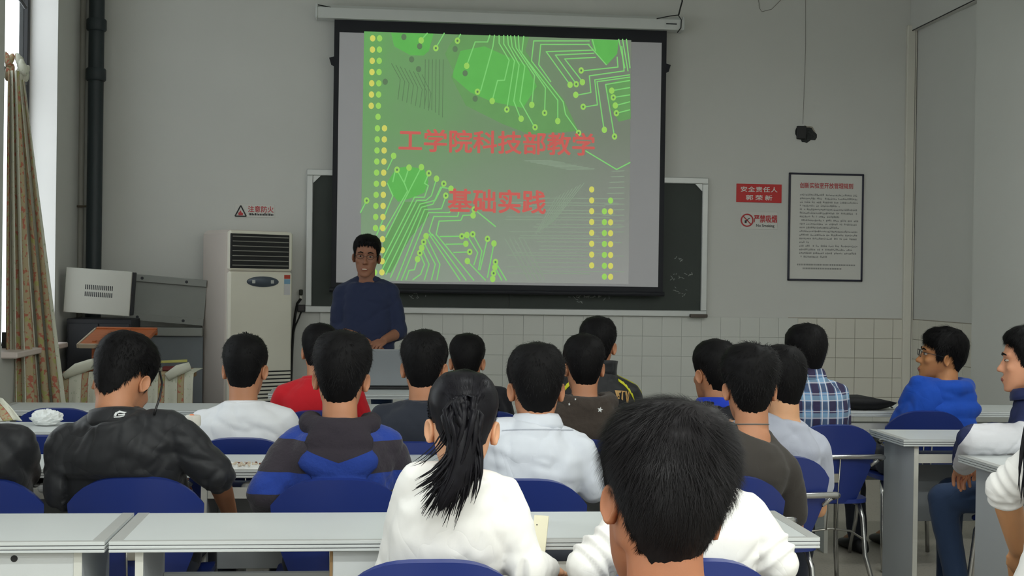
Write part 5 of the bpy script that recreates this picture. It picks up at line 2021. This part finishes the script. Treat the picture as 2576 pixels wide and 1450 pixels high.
# blue and black block stripes
m, nt, b = newmat('block_stripe_fleece')
s_ = xyz(nt, coords(nt))
zz = mth(nt, 'ADD', s_[2], mth(nt, 'MULTIPLY', noise(nt, coords(nt), 6, 2), 0.02))
in1 = mth(nt, 'GREATER_THAN', zz, 0.918)
in2 = mth(nt, 'MULTIPLY', mth(nt, 'GREATER_THAN', zz, 0.752), mth(nt, 'LESS_THAN', zz, 0.818))
blue = mth(nt, 'MAXIMUM', in1, in2)
nt.links.new(mixc(nt, blue, lin((44, 38, 46)), lin((26, 56, 140))), b.inputs['Base Color'])
b.inputs['Roughness'].default_value = 0.95
b.inputs['Sheen Weight'].default_value = 0.15
bump(nt, b, noise(nt, coords(nt), 90, 3), 0.3)
C_stripe = m
m, nt, b = newmat('block_stripe_hood')
s_ = xyz(nt, coords(nt))
blue = mth(nt, 'LESS_THAN', mth(nt, 'ADD', s_[2], mth(nt, 'MULTIPLY', mth(nt, 'ABSOLUTE', s_[0]), -0.35)), 0.845)
nt.links.new(mixc(nt, blue, lin((42, 36, 44)), lin((26, 54, 132))), b.inputs['Base Color'])
b.inputs['Roughness'].default_value = 0.95
bump(nt, b, noise(nt, coords(nt), 90, 3), 0.3)
C_stripeh = m

# plaid shirt
m, nt, b = newmat('plaid_cotton')
s_ = xyz(nt, coords(nt))
X_ = mth(nt, 'ADD', s_[0], 5.0)
Z_ = mth(nt, 'ADD', s_[2], 0.0)


def band(coord, period, lo, hi):
    fr = mth(nt, 'FRACT', mth(nt, 'DIVIDE', coord, period))
    return mth(nt, 'MULTIPLY', mth(nt, 'GREATER_THAN', fr, lo), mth(nt, 'LESS_THAN', fr, hi))


per = 0.078
col = mixc(nt, band(X_, per, 0.0, 0.42), lin((92, 128, 168)), lin((52, 44, 78)))
col = mixc(nt, mth(nt, 'MULTIPLY', band(Z_, per, 0.05, 0.5), 0.62), col, lin((46, 42, 74)))
col = mixc(nt, mth(nt, 'MULTIPLY', band(Z_, per, 0.6, 0.85), 0.4), col, lin((150, 190, 216)))
for lo, hi in ((0.50, 0.58), (0.88, 0.95)):
    col = mixc(nt, mth(nt, 'MULTIPLY', band(X_, per, lo, hi), 0.75), col, lin((214, 216, 224)))
for lo, hi in ((0.53, 0.60), (0.92, 0.97)):
    col = mixc(nt, mth(nt, 'MULTIPLY', band(Z_, per, lo, hi), 0.6), col, lin((206, 208, 218)))
nt.links.new(col, b.inputs['Base Color'])
b.inputs['Roughness'].default_value = 0.9
C_plaid = m

m, nt, b = newmat('navy_white_jacket')
at = nt.nodes.new('ShaderNodeAttribute')
at.attribute_name = 'seam'
nt.links.new(mixc(nt, mth(nt, 'GREATER_THAN', at.outputs['Fac'], 0.0), lin((212, 212, 217)), lin((28, 38, 82))), b.inputs['Base Color'])
b.inputs['Roughness'].default_value = 0.7
bump(nt, b, noise(nt, coords(nt), 30, 3), 0.2)
C_teamw = m

SH = dict(strands=1700, slen=0.022)
# ---------- presenter
pp = onY(926, 700, 8.32)
I1 = person('standing presenter in dark blue sweater smiling with clasped hands before the screen', (926, 590, 8.32), yaw=180, hy=176, origin=(pp[0] + 0.0, 8.30), hp=2, hr=-3,
            skin=(150, 102, 78), sname='skin_dark', shirt=C_pres, sleeve='elbow', neck_t=0.951, stand=True, hem=0.86, infl=0.016, sw=0.152, slouch=-0.02,
            armL=(1006, 836, 8.30, 966, 856, 8.13), armR=(850, 826, 8.32, 926, 864, 8.12), face='smile', voxel=0.006, trousers=M_jeans,
            hair=dict(th=0.012, top=1.5, strands=2600, slen=0.018, fringe=-0.004))
g = Geo()
for s in (-1, 1):
    ringp = [xf(I1['MH'], [(s * 0.032 + 0.022 * math.cos(a), 0.103 - 0.004 * abs(math.cos(a)), 0.010 + 0.015 * math.sin(a))])[0] for a in np.linspace(0, 2 * PI, 21)]
    g.tube(ringp, 0.0012, 5, cap=False)
    g.tube([xf(I1['MH'], [q])[0] for q in ((s * 0.054, 0.1, 0.012), (s * 0.074, 0.06, 0.014), (s * 0.078, 0.0, 0.012))], 0.0012, 5)
g.tube([xf(I1['MH'], [q])[0] for q in ((-0.010, 0.104, 0.012), (0, 0.107, 0.014), (0.010, 0.104, 0.012))], 0.0012, 5)
obj('eyeglasses', g, M_black, I1['root'])

# ---------- first row (nearest desk)
c = seat(1085, 1412, 0, 'blue chair of the woman with the ponytail')
I9 = person('woman with long black ponytail in white blouse seen from behind', (1170, 927, 3.04), chair=c, hp=4, hr=2, ks=0.96, skin=(214, 160, 124), sname='skin_fair',
            shirt=C_white2, neck=0.122, sh=0.05, infl=0.009, wr=0.006, sw=0.116, width=0.86, slouch=0.02, svoxel=0.007,
            armR=(1322, 1432, 2.97, 1376, 1432, 3.20), armL=((-0.06, 0.12, -0.26), (0.05, 0.36, -0.2)), trousers=M_trous, neckr=0.048,
            hair=dict(th=0.012, top=1.1, nap=0.02, amp=0.0006, strands=5000, slen=0.026, lift=0.03, swirl=0, flow=(0.0, -0.14, 0.02), width=0.0009, mat=hair_mat('long_black_hair', (17, 16, 20), 0.38)))
c = seat(1742, 1409, 0, 'blue chair of the woman hidden behind the nearest head')
I14 = person('woman in white cardigan with rolled sleeves hidden behind the nearest head', (1714, 1085, 3.30), chair=c, hp=72, sh=0.05, ks=0.95, skin=(214, 160, 124), sname='skin_fair',
             shirt=C_white2, infl=0.013, wr=0.008, sw=0.122, width=0.88, slouch=0.02, svoxel=0.006, neckr=0.048, folds=0.005,
             armL=(1478, 1425, 3.02, 1520, 1445, 3.26), armR=(1955, 1415, 3.02, 1890, 1440, 3.26),
             hair=dict(th=0.014, nap=-0.02, strands=1500, slen=0.05, lift=0.03, swirl=0, mat=hair_mat('long_black_hair', (17, 16, 20), 0.38)))

# ---------- nearest head
hw = onY(1690, 1000, 1.86)
co = np.array([hw[0] - 0.035, 1.72, 0.0])
place_chair(co, 0, 'blue chair of the nearest student, below the picture edge')
I13 = person('nearest student seen from behind with thick short black hair and bare neck', (1704, 1022, 1.87), origin=(co[0], co[1] - 0.03), hp=7, hr=9, hy=3, ks=1.0, skin=(172, 112, 78), sname='skin_near',
             shirt=C_black2, sleeve='short', neck_t=0.84, sw=0.155, slouch=0.02, neck=0.125, sh=0.035, backed=True, voxel=0.006,
             hair=dict(th=0.021, top=1.25, amp=0.0035, strands=30000, slen=0.032, lift=0.2, swirl=1.2, width=0.00034, nphi=96, nt_=34, mat=hair_mat('near_black_hair', (19, 17, 18), 0.48)))

# ---------- second row
c = seat(337, 1202, 0, 'blue chair of the man in the black jacket')
I2 = person('man in black jacket with small white logo looking down to his right', (338, 850, 4.32), chair=c, hp=30, hy=-16, hr=2, ks=1.05, shirt=C_black, sleeve='rolled', neck=0.128, sh=0.02, svoxel=0.007, infl=0.026, wr=0.011, sw=0.155, width=1.04,
            armL=(165, 1240, 4.18, 215, 1250, 4.46), armR=(545, 1192, 4.20, 578, 1292, 4.42), collar=(0.090, 0.078, 0.055, -0.014, C_black), hair=dict(th=0.018, top=1.2, nap=0.022, strands=3600, slen=0.022), shirt_name='jacket')
c = seat(-75, 1204, 0, 'blue chair at the left picture edge in the second row')
I3 = person('person in black at the left picture edge, only the shoulder in view', (-85, 850, 4.2), chair=c, hp=10, shirt=C_black, infl=0.026, wr=0.01, sw=0.155, width=1.02,
            armR=(50, 1190, 4.28, -20, 1215, 4.5), hair=dict(SH), shirt_name='jacket')
c = seat(850, 1206, 0, 'blue chair of the man in the striped hoodie')
I6 = person('man in blue and black block-striped hoodie in the second row', (864, 838, 4.28), chair=c, hp=2, hy=-3, hr=2, ks=1.03, shirt=C_stripe, infl=0.026, wr=0.008, sw=0.148, width=0.98,
            armL=(668, 1242, 4.18, 690, 1290, 4.4), hair=dict(th=0.017, top=1.45, strands=2400, slen=0.024), shirt_name='hoodie', neck_t=1.0)
hood(I6, C_stripeh, 1.12, 0.125, 0.036)
c = seat(1318, 1207, 0, 'blue chair of the man in the white dress shirt')
I10 = person('man in white dress shirt with stiff collar in the second row', (1350, 864, 4.28), chair=c, hp=3, ks=1.05, shirt=C_shirt, neck=0.122, sh=0.03, svoxel=0.007, infl=0.018, wr=0.008, sw=0.146, width=0.98,
             armR=(1492, 1225, 4.24, 1490, 1220, 4.5), armL=((-0.06, 0.13, -0.25), (0.06, 0.36, -0.18)), collar=(0.086, 0.070, 0.05, 0.006, C_shirt), hair=dict(th=0.0165, top=1.2, strands=2200, slen=0.02))
c = seat(1832, 1200, 3, 'blue chair of the man with the neck cord')
I16 = person('man in charcoal t-shirt with thin neck cord at the right of the second row', (1888, 870, 4.32), chair=c, hp=2, hy=-6, ks=1.02, shirt=C_char, sleeve='short', infl=0.012, wr=0.004, sw=0.155, width=1.0,
             hair=dict(th=0.02, top=1.3, strands=2800, slen=0.026, lift=0.4, amp=0.004), neck_t=1.0)
c = seat(1968, 1150, 8, 'blue chair in the aisle with the student in the grey t-shirt')
I17 = person('student in light grey t-shirt sitting in the aisle behind the charcoal t-shirt', (1960, 872, 4.78), chair=c, yaw=8, legyaw=-30, hp=6, hy=16, ks=1.0, skin=(210, 158, 118), sname='skin_light', shirt=C_grey, sleeve='short', infl=0.016, wr=0.007, sw=0.152,
             hair=dict(th=0.018, top=1.3, strands=2000, slen=0.024))

# ---------- third row
c = seat(605, 1103, 0, 'blue chair of the man in the white t-shirt')
I4 = person('man in plain white t-shirt with cropped hair in the third row', (617, 838, 5.32), chair=c, hp=1, hy=-6, ks=1.02, shirt=C_white, sleeve='short', infl=0.018, svoxel=0.0075, wr=0.010, sw=0.154, width=1.02,
            hair=dict(th=0.012, top=1.2, strands=1800, slen=0.014, lift=0.5), collar=(0.082, 0.072, 0.016, 0.012, C_white))
c = seat(1035, 1113, 0, 'blue chair of the man in the charcoal navy top')
I7 = person('man in charcoal navy top sitting right of the open laptop', (1068, 832, 5.22), chair=c, hp=2, hy=-8, ks=1.04, shirt=C_navy, sleeve='short', infl=0.017, wr=0.006, sw=0.15, width=1.0,
            hair=dict(th=0.0165, top=1.2, strands=2000, slen=0.02), collar=(0.081, 0.071, 0.014, 0.012, C_navy))
c = seat(1460, 1107, 0, 'blue chair of the student in the star hoodie')
I11 = person('student in brown fleece hoodie with white stars', (1470, 840, 5.32), chair=c, hp=1, ks=0.97, shirt=C_brown, infl=0.026, wr=0.006, sw=0.146, width=1.02,
             hair=dict(th=0.014, top=1.2, strands=1800, slen=0.018), shirt_name='hoodie', neck_t=1.0)
hood(I11, C_brown, 1.2, 0.12, 0.036)
c = seat(1790, 1112, 0, 'blue chair of the student with the royal blue collar')
I15 = person('student with royal blue collar on a dark top in the third row', (1800, 854, 5.32), chair=c, hp=3, hy=14, ks=1.0, shirt=C_black2, infl=0.016, sw=0.148,
             hair=dict(th=0.015, top=1.2, strands=1800, slen=0.018), collar=(0.092, 0.078, 0.05, 0.0, C_bluec))
c = seat(2104, 1070, 3, 'blue chair of the man in the plaid shirt')
I18 = person('man in blue and white plaid shirt on the right of the aisle', (2028, 815, 5.84), chair=c, yaw=6, hp=2, hy=14, ks=1.0, skin=(160, 106, 78), sname='skin_tan', shirt=C_plaid, neck=0.122, infl=0.016, wr=0.005, sw=0.142, width=0.95,
             hair=dict(th=0.0155, top=1.25, strands=1900, slen=0.02), collar=(0.086, 0.072, 0.058, 0.008, C_plaid))

# ---------- fourth row
c = seat(800, 1034, 0, 'blue chair of the man in red')
I5 = person('man in plain red top in the fourth row', (806, 812, 6.36), chair=c, hp=6, hy=-10, ks=0.98, shirt=C_red, infl=0.016, wr=0.005, sw=0.155, width=1.04, sleeve='short',
            hair=dict(th=0.013, top=1.15, strands=1500, slen=0.016), collar=(0.084, 0.072, 0.02, 0.01, C_red))
c = seat(1226, 1036, 0, 'blue chair of the student in black in the fourth row')
I8 = person('student in plain black top in the fourth row above the ponytail', (1176, 839, 6.36), chair=c, hp=2, hy=-6, ks=0.98, shirt=C_black2, infl=0.016, sw=0.148,
            hair=dict(th=0.0145, top=1.2, strands=1500, slen=0.018))
c = seat(1500, 1042, 0, 'blue chair of the man in the black and yellow jacket')
I12 = person('man in black jacket with yellow shoulder stripe and gold lettering', (1505, 798, 6.28), chair=c, hp=0, hy=-12, ks=1.0, shirt=C_black, infl=0.022, wr=0.004, sw=0.158, width=1.02,
             hair=dict(th=0.016, top=1.25, strands=1700, slen=0.02), collar=(0.090, 0.098, 0.075, 0.004, C_black), shirt_name='jacket')

# ---------- right-hand block
c = seat(2336, 1035, 0, 'blue chair of the student in the bright blue hoodie')
I19 = person('student with black glasses in bright blue hoodie, face in profile to the left', (2384, 826, 6.48), chair=c, yaw=8, hp=-6, hy=76, hr=-4, ks=1.04, skin=(180, 122, 76), sname='skin_warm', armL=((-0.06, 0.10, -0.25), (0.03, 0.27, -0.36)), armR=((0.06, 0.10, -0.25), (-0.03, 0.27, -0.36)), shirt=C_blue, infl=0.022, wr=0.010, sw=0.146, width=0.96, face=True, voxel=0.0065,
             hair=dict(th=0.02, top=1.2, strands=2600, slen=0.03, amp=0.004, fringe=0.012), shirt_name='hoodie', neck_t=1.0)
hood(I19, C_blue, 1.22, 0.13, 0.042)
g = Geo()
for s in (-1, 1):
    q = [(s * 0.032 + 0.025 * cx_, 0.106, 0.012 + 0.016 * cz_) for cx_, cz_ in ((-1, 0.8), (-0.8, -0.9), (0.8, -0.9), (1, 0.8), (-1, 0.8))]
    g.tube([xf(I19['MH'], [p_])[0] for p_ in q], 0.0017, 5)
    g.tube([xf(I19['MH'], [p_])[0] for p_ in ((s * 0.056, 0.104, 0.022), (s * 0.078, 0.06, 0.020), (s * 0.083, -0.01, 0.012))], 0.0017, 5)
g.tube([xf(I19['MH'], [p_])[0] for p_ in ((-0.008, 0.106, 0.02), (0.008, 0.106, 0.02))], 0.0017, 5)
obj('eyeglasses', g, M_black, I19['root'])

co = onZ(2606, 1292, 0.452)
co = np.array([co[0], co[1], 0])
place_chair(co, 42, 'blue chair turned to the aisle at the right picture edge')
I20 = person('student in navy and white team jacket at the right picture edge', (2592, 820, 5.06), chair=co, yaw=42, legyaw=16, hp=2, hy=66, ks=1.0, skin=(214, 152, 118), sname='skin_rosy', shirt=C_teamw, svoxel=0.007, infl=0.026, wr=0.008, sw=0.155, width=1.0, face=True, voxel=0.0065,
             armL=(2448, 1108, 4.98, 2425, 1172, 5.22), armR=((0.06, 0.10, -0.25), (-0.05, 0.26, -0.34)), trousers=M_jeans, hair=dict(th=0.017, top=1.3, strands=2200, slen=0.024, fringe=-0.004), collar=(0.094, 0.084, 0.045, 0.0, C_navyj), shirt_name='jacket')
def team_blocks(c):
    z_s = I20['S'][-1][2]
    navy = np.maximum(c[:, 2] - z_s - 0.035, c[:, 1] - 0.075)
    for s in (-1, 1):
        for p, q in ((I20['S'][s], I20['arms'][s][0]), I20['arms'][s]):
            ax_ = q - p
            t_ = np.clip((c - p) @ ax_ / (ax_ @ ax_), 0, 1)
            off = c - p - t_[:, None] * ax_
            w = np.clip((0.095 - np.linalg.norm(off, axis=1)) / 0.02, 0, 1)
            navy = navy * (1 - w) + w * (off @ np.array([s * 0.35, 0.75, 0.55]) - 0.034)
    return navy


colour_block(I20, 'jacket', team_blocks)
c = seat(2790, 1412, 0, 'blue chair beyond the right picture edge')
I21 = person('woman with long black hair and rolled white sleeve cut off by the right picture edge', (2775, 775, 3.12), chair=c, hp=4, ks=0.97, skin=(206, 150, 104), sname='skin_arm', shirt=C_white2, sleeve='elbow', infl=0.009, wr=0.006, sw=0.124, width=0.88, svoxel=0.006, folds=0.0032, armR=((0.06, 0.1, -0.26), (0.02, 0.28, -0.36)), voxel=0.0065, neckr=0.048,
             armL=(2526, 1225, 3.20, 2562, 1380, 3.30), curl=0.35, hair=dict(th=0.015, strands=1500, slen=0.05, lift=0.03, swirl=0, nap=-0.02, mat=hair_mat('long_black_hair', (17, 16, 20), 0.38)))

# ------------------------------------------------------------------ long hair: tapering locks along a path
def locks(I, name, paths, n, spread0, spread1, r0, seed=1, mat=None, flat=0.45, core=None):
    r = np.random.default_rng(seed)
    g = Geo()
    if core is not None:
        g.tube(core[0], core[1], 14, flat=0.6)
    for k in range(n):
        P = np.array(paths[k % len(paths)], float)
        t = np.linspace(0, 1, len(P))
        tt = np.linspace(0, 1, 11)
        C = np.stack([np.interp(tt, t, P[:, i]) for i in range(3)], 1)
        for _ in range(2):
            C[1:-1] = (C[:-2] + 2 * C[1:-1] + C[2:]) / 4
        o0, o1 = r.normal(size=3) * spread0, r.normal(size=3) * spread1
        o1[1] = o1[1] * 0.5
        C = C + o0 * ((1 - tt) * np.clip(0.25 + tt * 4, 0, 1))[:, None] + o1 * (tt ** 1.3)[:, None]
        C[:, 0] += 0.006 * np.sin(tt * 5 + r.random() * 6) * tt
        end = r.uniform(0.86, 1.0)
        m_ = int(11 * end)
        C = C[:max(m_, 4)]
        q = np.linspace(0, 1, len(C))
        rad = r0 * r.uniform(0.6, 1.2) * np.clip(1.05 - q ** 2.2, 0.06, 1) * np.clip(q * 6 + 0.5, 0, 1)
        g.tube(C, rad, 6, flat=flat)
    return obj(name, g, mat or hair_mat('long_black_hair', (17, 16, 20), 0.38), I['root'], True)


def lp_(I, pts):
    return [I['loc'](onY(x, y, Y)) for x, y, Y in pts]


base = [(1160, 1012, 2.94), (1162, 1032, 2.905), (1166, 1080, 2.885)]
paths = [lp_(I9, base + q) for q in (
    [(1160, 1150, 2.88), (1128, 1240, 2.86), (1078, 1345, 2.85)],
    [(1165, 1150, 2.88), (1148, 1245, 2.86), (1108, 1350, 2.85)],
    [(1150, 1140, 2.88), (1105, 1215, 2.86), (1020, 1252, 2.85)],
    [(1155, 1150, 2.88), (1112, 1235, 2.86), (1050, 1305, 2.85)],
    [(1175, 1150, 2.88), (1170, 1230, 2.86), (1130, 1310, 2.85)],
    [(1190, 1140, 2.89), (1195, 1200, 2.87), (1165, 1280, 2.85)],
    [(1150, 1120, 2.88), (1120, 1150, 2.87), (1040, 1185, 2.87)])]
core = np.array(lp_(I9, [(1160, 1014, 2.94), (1161, 1035, 2.905), (1164, 1085, 2.885), (1160, 1150, 2.88), (1145, 1205, 2.868), (1122, 1250, 2.858), (1105, 1285, 2.85)]))
PT = locks(I9, 'ponytail', paths[:6], 260, 0.017, 0.017, 0.007, 3, core=(core, [0.010, 0.018, 0.030, 0.036, 0.032, 0.02, 0.004]))
locks(I9, 'loose_locks', paths[6:] + [lp_(I9, [(1120, 1080, 2.93), (1105, 1120, 2.9), (1060, 1165, 2.88), (1030, 1180, 2.87)]), lp_(I9, [(1200, 1120, 2.9), (1212, 1170, 2.87), (1205, 1200, 2.87), (1192, 1205, 2.87)])], 16, 0.008, 0.008, 0.0022, 5)
hb = I9['loc'](onY(1160, 1026, 2.915))
obj('hair_band', Geo().ball(hb, (0.027, 0.022, 0.02), nu=14, nv=8), pm('dark_hair_band', (20, 18, 22), 0.8), I9['root'], True)
locks(I14, 'long_hair', [lp_(I14, [(1715, 1190, 3.03), (1735, 1260, 2.98), (1758, 1320, 2.95), (1782, 1388, 2.94)]), lp_(I14, [(1705, 1190, 3.03), (1710, 1250, 2.98), (1720, 1320, 2.95), (1730, 1370, 2.94)])], 60, 0.02, 0.014, 0.006, 6)
locks(I21, 'long_hair', [lp_(I21, [(2690, 850, 3.05), (2640, 960, 2.99), (2600, 1090, 2.96), (2582, 1200, 2.95), (2584, 1290, 2.95)]), lp_(I21, [(2740, 840, 3.04), (2690, 960, 2.96), (2650, 1120, 2.94), (2635, 1290, 2.94)]), lp_(I21, [(2780, 840, 3.05), (2770, 960, 2.96), (2730, 1120, 2.94), (2710, 1290, 2.94)])], 120, 0.02, 0.014, 0.008, 7)

# ------------------------------------------------------------------ prints, cords and things held
def star(cx, cy, r, rot=0.0, sx=1.0):
    return [(cx + sx * (r if k % 2 == 0 else r * 0.42) * math.sin(rot + k * PI / 5), cy - (r if k % 2 == 0 else r * 0.42) * math.cos(rot + k * PI / 5)) for k in range(10)]


for (x, y, r_, sx) in ((1509, 1032, 7.5, 1), (1560, 1028, 7, 0.6), (1433, 1018, 4, 0.8), (1448, 1006, 3, 1), (1477, 972, 2.5, 1)):
    patch(I11, 'star', ('hoodie', 'hood'), [star(x, y, r_, 0.2, sx)], M_print, 0.003)
logo = [[(286, 1048), (290, 1040), (300, 1035), (318, 1039), (312, 1042), (301, 1040), (294, 1043), (292, 1049)], [(297, 1044), (314, 1043), (313, 1047), (297, 1047)], [(286, 1050), (314, 1049), (313, 1051), (287, 1052)]]
patch(I2, 'chest_logo', ('jacket', 'collar'), logo, M_print, 0.004, 2)
a_ = [(1546, 984), (1582, 987), (1578, 1014)]
gold = [[(1546, 983), (1552, 983.5), (1554, 1000), (1550, 997)], [(1552, 983.5), (1562, 984), (1560, 990), (1556, 989), (1558, 999), (1554, 996)], [(1562, 984), (1571, 985), (1570, 988), (1566, 988), (1566, 1008), (1562, 1005), (1563, 988)],
        [(1571, 985), (1575, 985.5), (1577, 996), (1579, 986), (1582, 986.5), (1579, 1015), (1575, 1014), (1573, 1000)], [(1553, 1000), (1558, 1001), (1557, 1005), (1553, 1004)]]
patch(I12, 'gold_lettering', ('jacket',), gold, M_gold, 0.004, 2)
pp_ = [I12['S'][1]]
for s in (-1, 1):
    A_, B2 = I12['C7'] + np.array([s * 0.10, 0.01, 0.035]), I12['S'][s]
    E2 = I12['arms'][s][0]
    dn = (E2 - B2) / np.linalg.norm(E2 - B2)
    tree = surface_tree(I12, ('jacket',))
    row_a, row_b = [], []
    for q in np.linspace(0, 1, 9):
        base_ = A_ + (B2 - A_) * min(1, q * 1.5) + (dn * 0.10 * max(0, q - 0.66) / 0.34)
        outv = np.array([s * (0.25 + 0.75 * q), -0.1, 1.0 - 0.55 * q])
        outv /= np.linalg.norm(outv)
        tg = []
        for wv in (-1, 1):
            st = base_ + outv * 0.3 + np.array([0, wv * 0.04 - 0.03, 0])
            h_ = tree.ray_cast(Vector(st), Vector(-outv))
            tg.append(np.array(h_[0]) + outv * 0.003 if h_[0] is not None else base_ + outv * 0.07)
        row_a.append(tg[0])
        row_b.append(tg[1])
    obj('shoulder_stripe', Geo().sheet([row_a, row_b], 0.003), M_yellow, I12['root'], True)
# neck cord of the charcoal t-shirt
tree = surface_tree(I16, ('body', 'shirt'))
ax0 = I16['C7'] + np.array([0, 0.02, 0.022])
pts = []
for a in np.linspace(0, 2 * PI, 41):
    dv = np.array([math.cos(a), math.sin(a), -0.12 * math.sin(a)])
    h_ = tree.ray_cast(Vector(ax0 + dv * 0.25 + np.array([0, 0, 0.012])), Vector(-dv).normalized())
    if h_[0] is not None:
        pts.append(np.array(h_[0]) + dv * 0.0015)
obj('neck_cord', Geo().tube(pts, 0.0019, 6, cap=False), pm('grey_cord', (96, 100, 98), 0.5), I16['root'], True)
# earphone cord of the black jacket
ep = lp_(I2, [(402, 935, 4.26), (408, 965, 4.2), (402, 1000, 4.16), (392, 1030, 4.14), (388, 1045, 4.14)])
obj('earphone_cord', Geo().tube(ep, 0.0035, 6), M_black, I2['root'], True)
# notebook held by the woman with the ponytail
nb = [onY(x, y, Y) for x, y, Y in ((1344, 1298, 3.29), (1380, 1301, 3.29), (1371, 1390, 3.25), (1338, 1386, 3.25))]
t = tag(empty('notebook', nb[3]), 'small cream notebook held up by the woman with the ponytail', 'notebook')
P = [p - nb[3] for p in nb]
obj('cover', Geo().plate(P[::-1], (0.002, 0.006, 0.001)), pm('cream_paper', (224, 218, 190), 0.7), t)
ctr = P[0] * 0.75 + P[2] * 0.25 + np.array([0, -0.001, 0])
obj('ink_dot', Geo().ball(ctr, (0.0018, 0.0008, 0.0018), nu=8, nv=5), M_ink, t)

# two empty chairs on the left
place_chair(chair_xy(142, 1028, 0), 0, 'empty blue chair at the foremost left desk')
place_chair(chair_xy(88, 1097, 0), 0, 'empty blue chair behind the desk with the crumpled tissue')

# odds and ends on the shelf below the black jacket's desk
sx_ = onZ(40, 1262, 0.664)
t = tag(empty('shelf_bag', (sx_[0], 4.70, 0.663)), 'dark bag pushed onto the desk shelf at the left edge', 'bag')
g = Geo().ball((0, 0, 0.03), (0.16, 0.07, 0.036), nu=20, nv=10)
v = g.arr()
v = v * (1 + 0.12 * wave_noise(v, 30, 3)[:, None])
v[:, 2] = np.clip(v[:, 2], 0.0, 0.06)
g.v = [v]
obj('bag_body', g, C_black, t, True)
obj('bag_strap', Geo().tube([(-0.1, -0.06, 0.02), (-0.02, -0.085, 0.045), (0.09, -0.07, 0.02)], 0.007, 8), M_steel2, t, True)
o = obj('shelf_tissue', Geo().ball((0, 0, 0.02), (0.03, 0.022, 0.02), nu=12, nv=8), M_paper)
o.location = (onZ(95, 1236, 0.69)[0], 4.63, 0.664)
tag(o, 'small white tissue on the desk shelf left of the black jacket', 'tissue')
o = obj('shelf_tissue', Geo().ball((0, 0, 0.02), (0.03, 0.022, 0.02), nu=12, nv=8), M_paper)
o.location = (onZ(618, 1238, 0.69)[0], 4.65, 0.664)
tag(o, 'small white tissue on the desk shelf left of the striped hoodie', 'tissue')

# yoke seam of the dress shirt
qs = []
xs_ = np.linspace(1262, 1452, 20)
ys_ = 1096 - 16 * np.cos((xs_ - 1355) / 150.0)
for i in range(19):
    qs.append([(xs_[i], ys_[i]), (xs_[i + 1], ys_[i + 1]), (xs_[i + 1], ys_[i + 1] + 2.2), (xs_[i], ys_[i] + 2.2)])
o = patch(I10, 'yoke_seam', ('shirt',), qs, pm('shirt_seam', (176, 180, 190), 0.8), 0.0025)
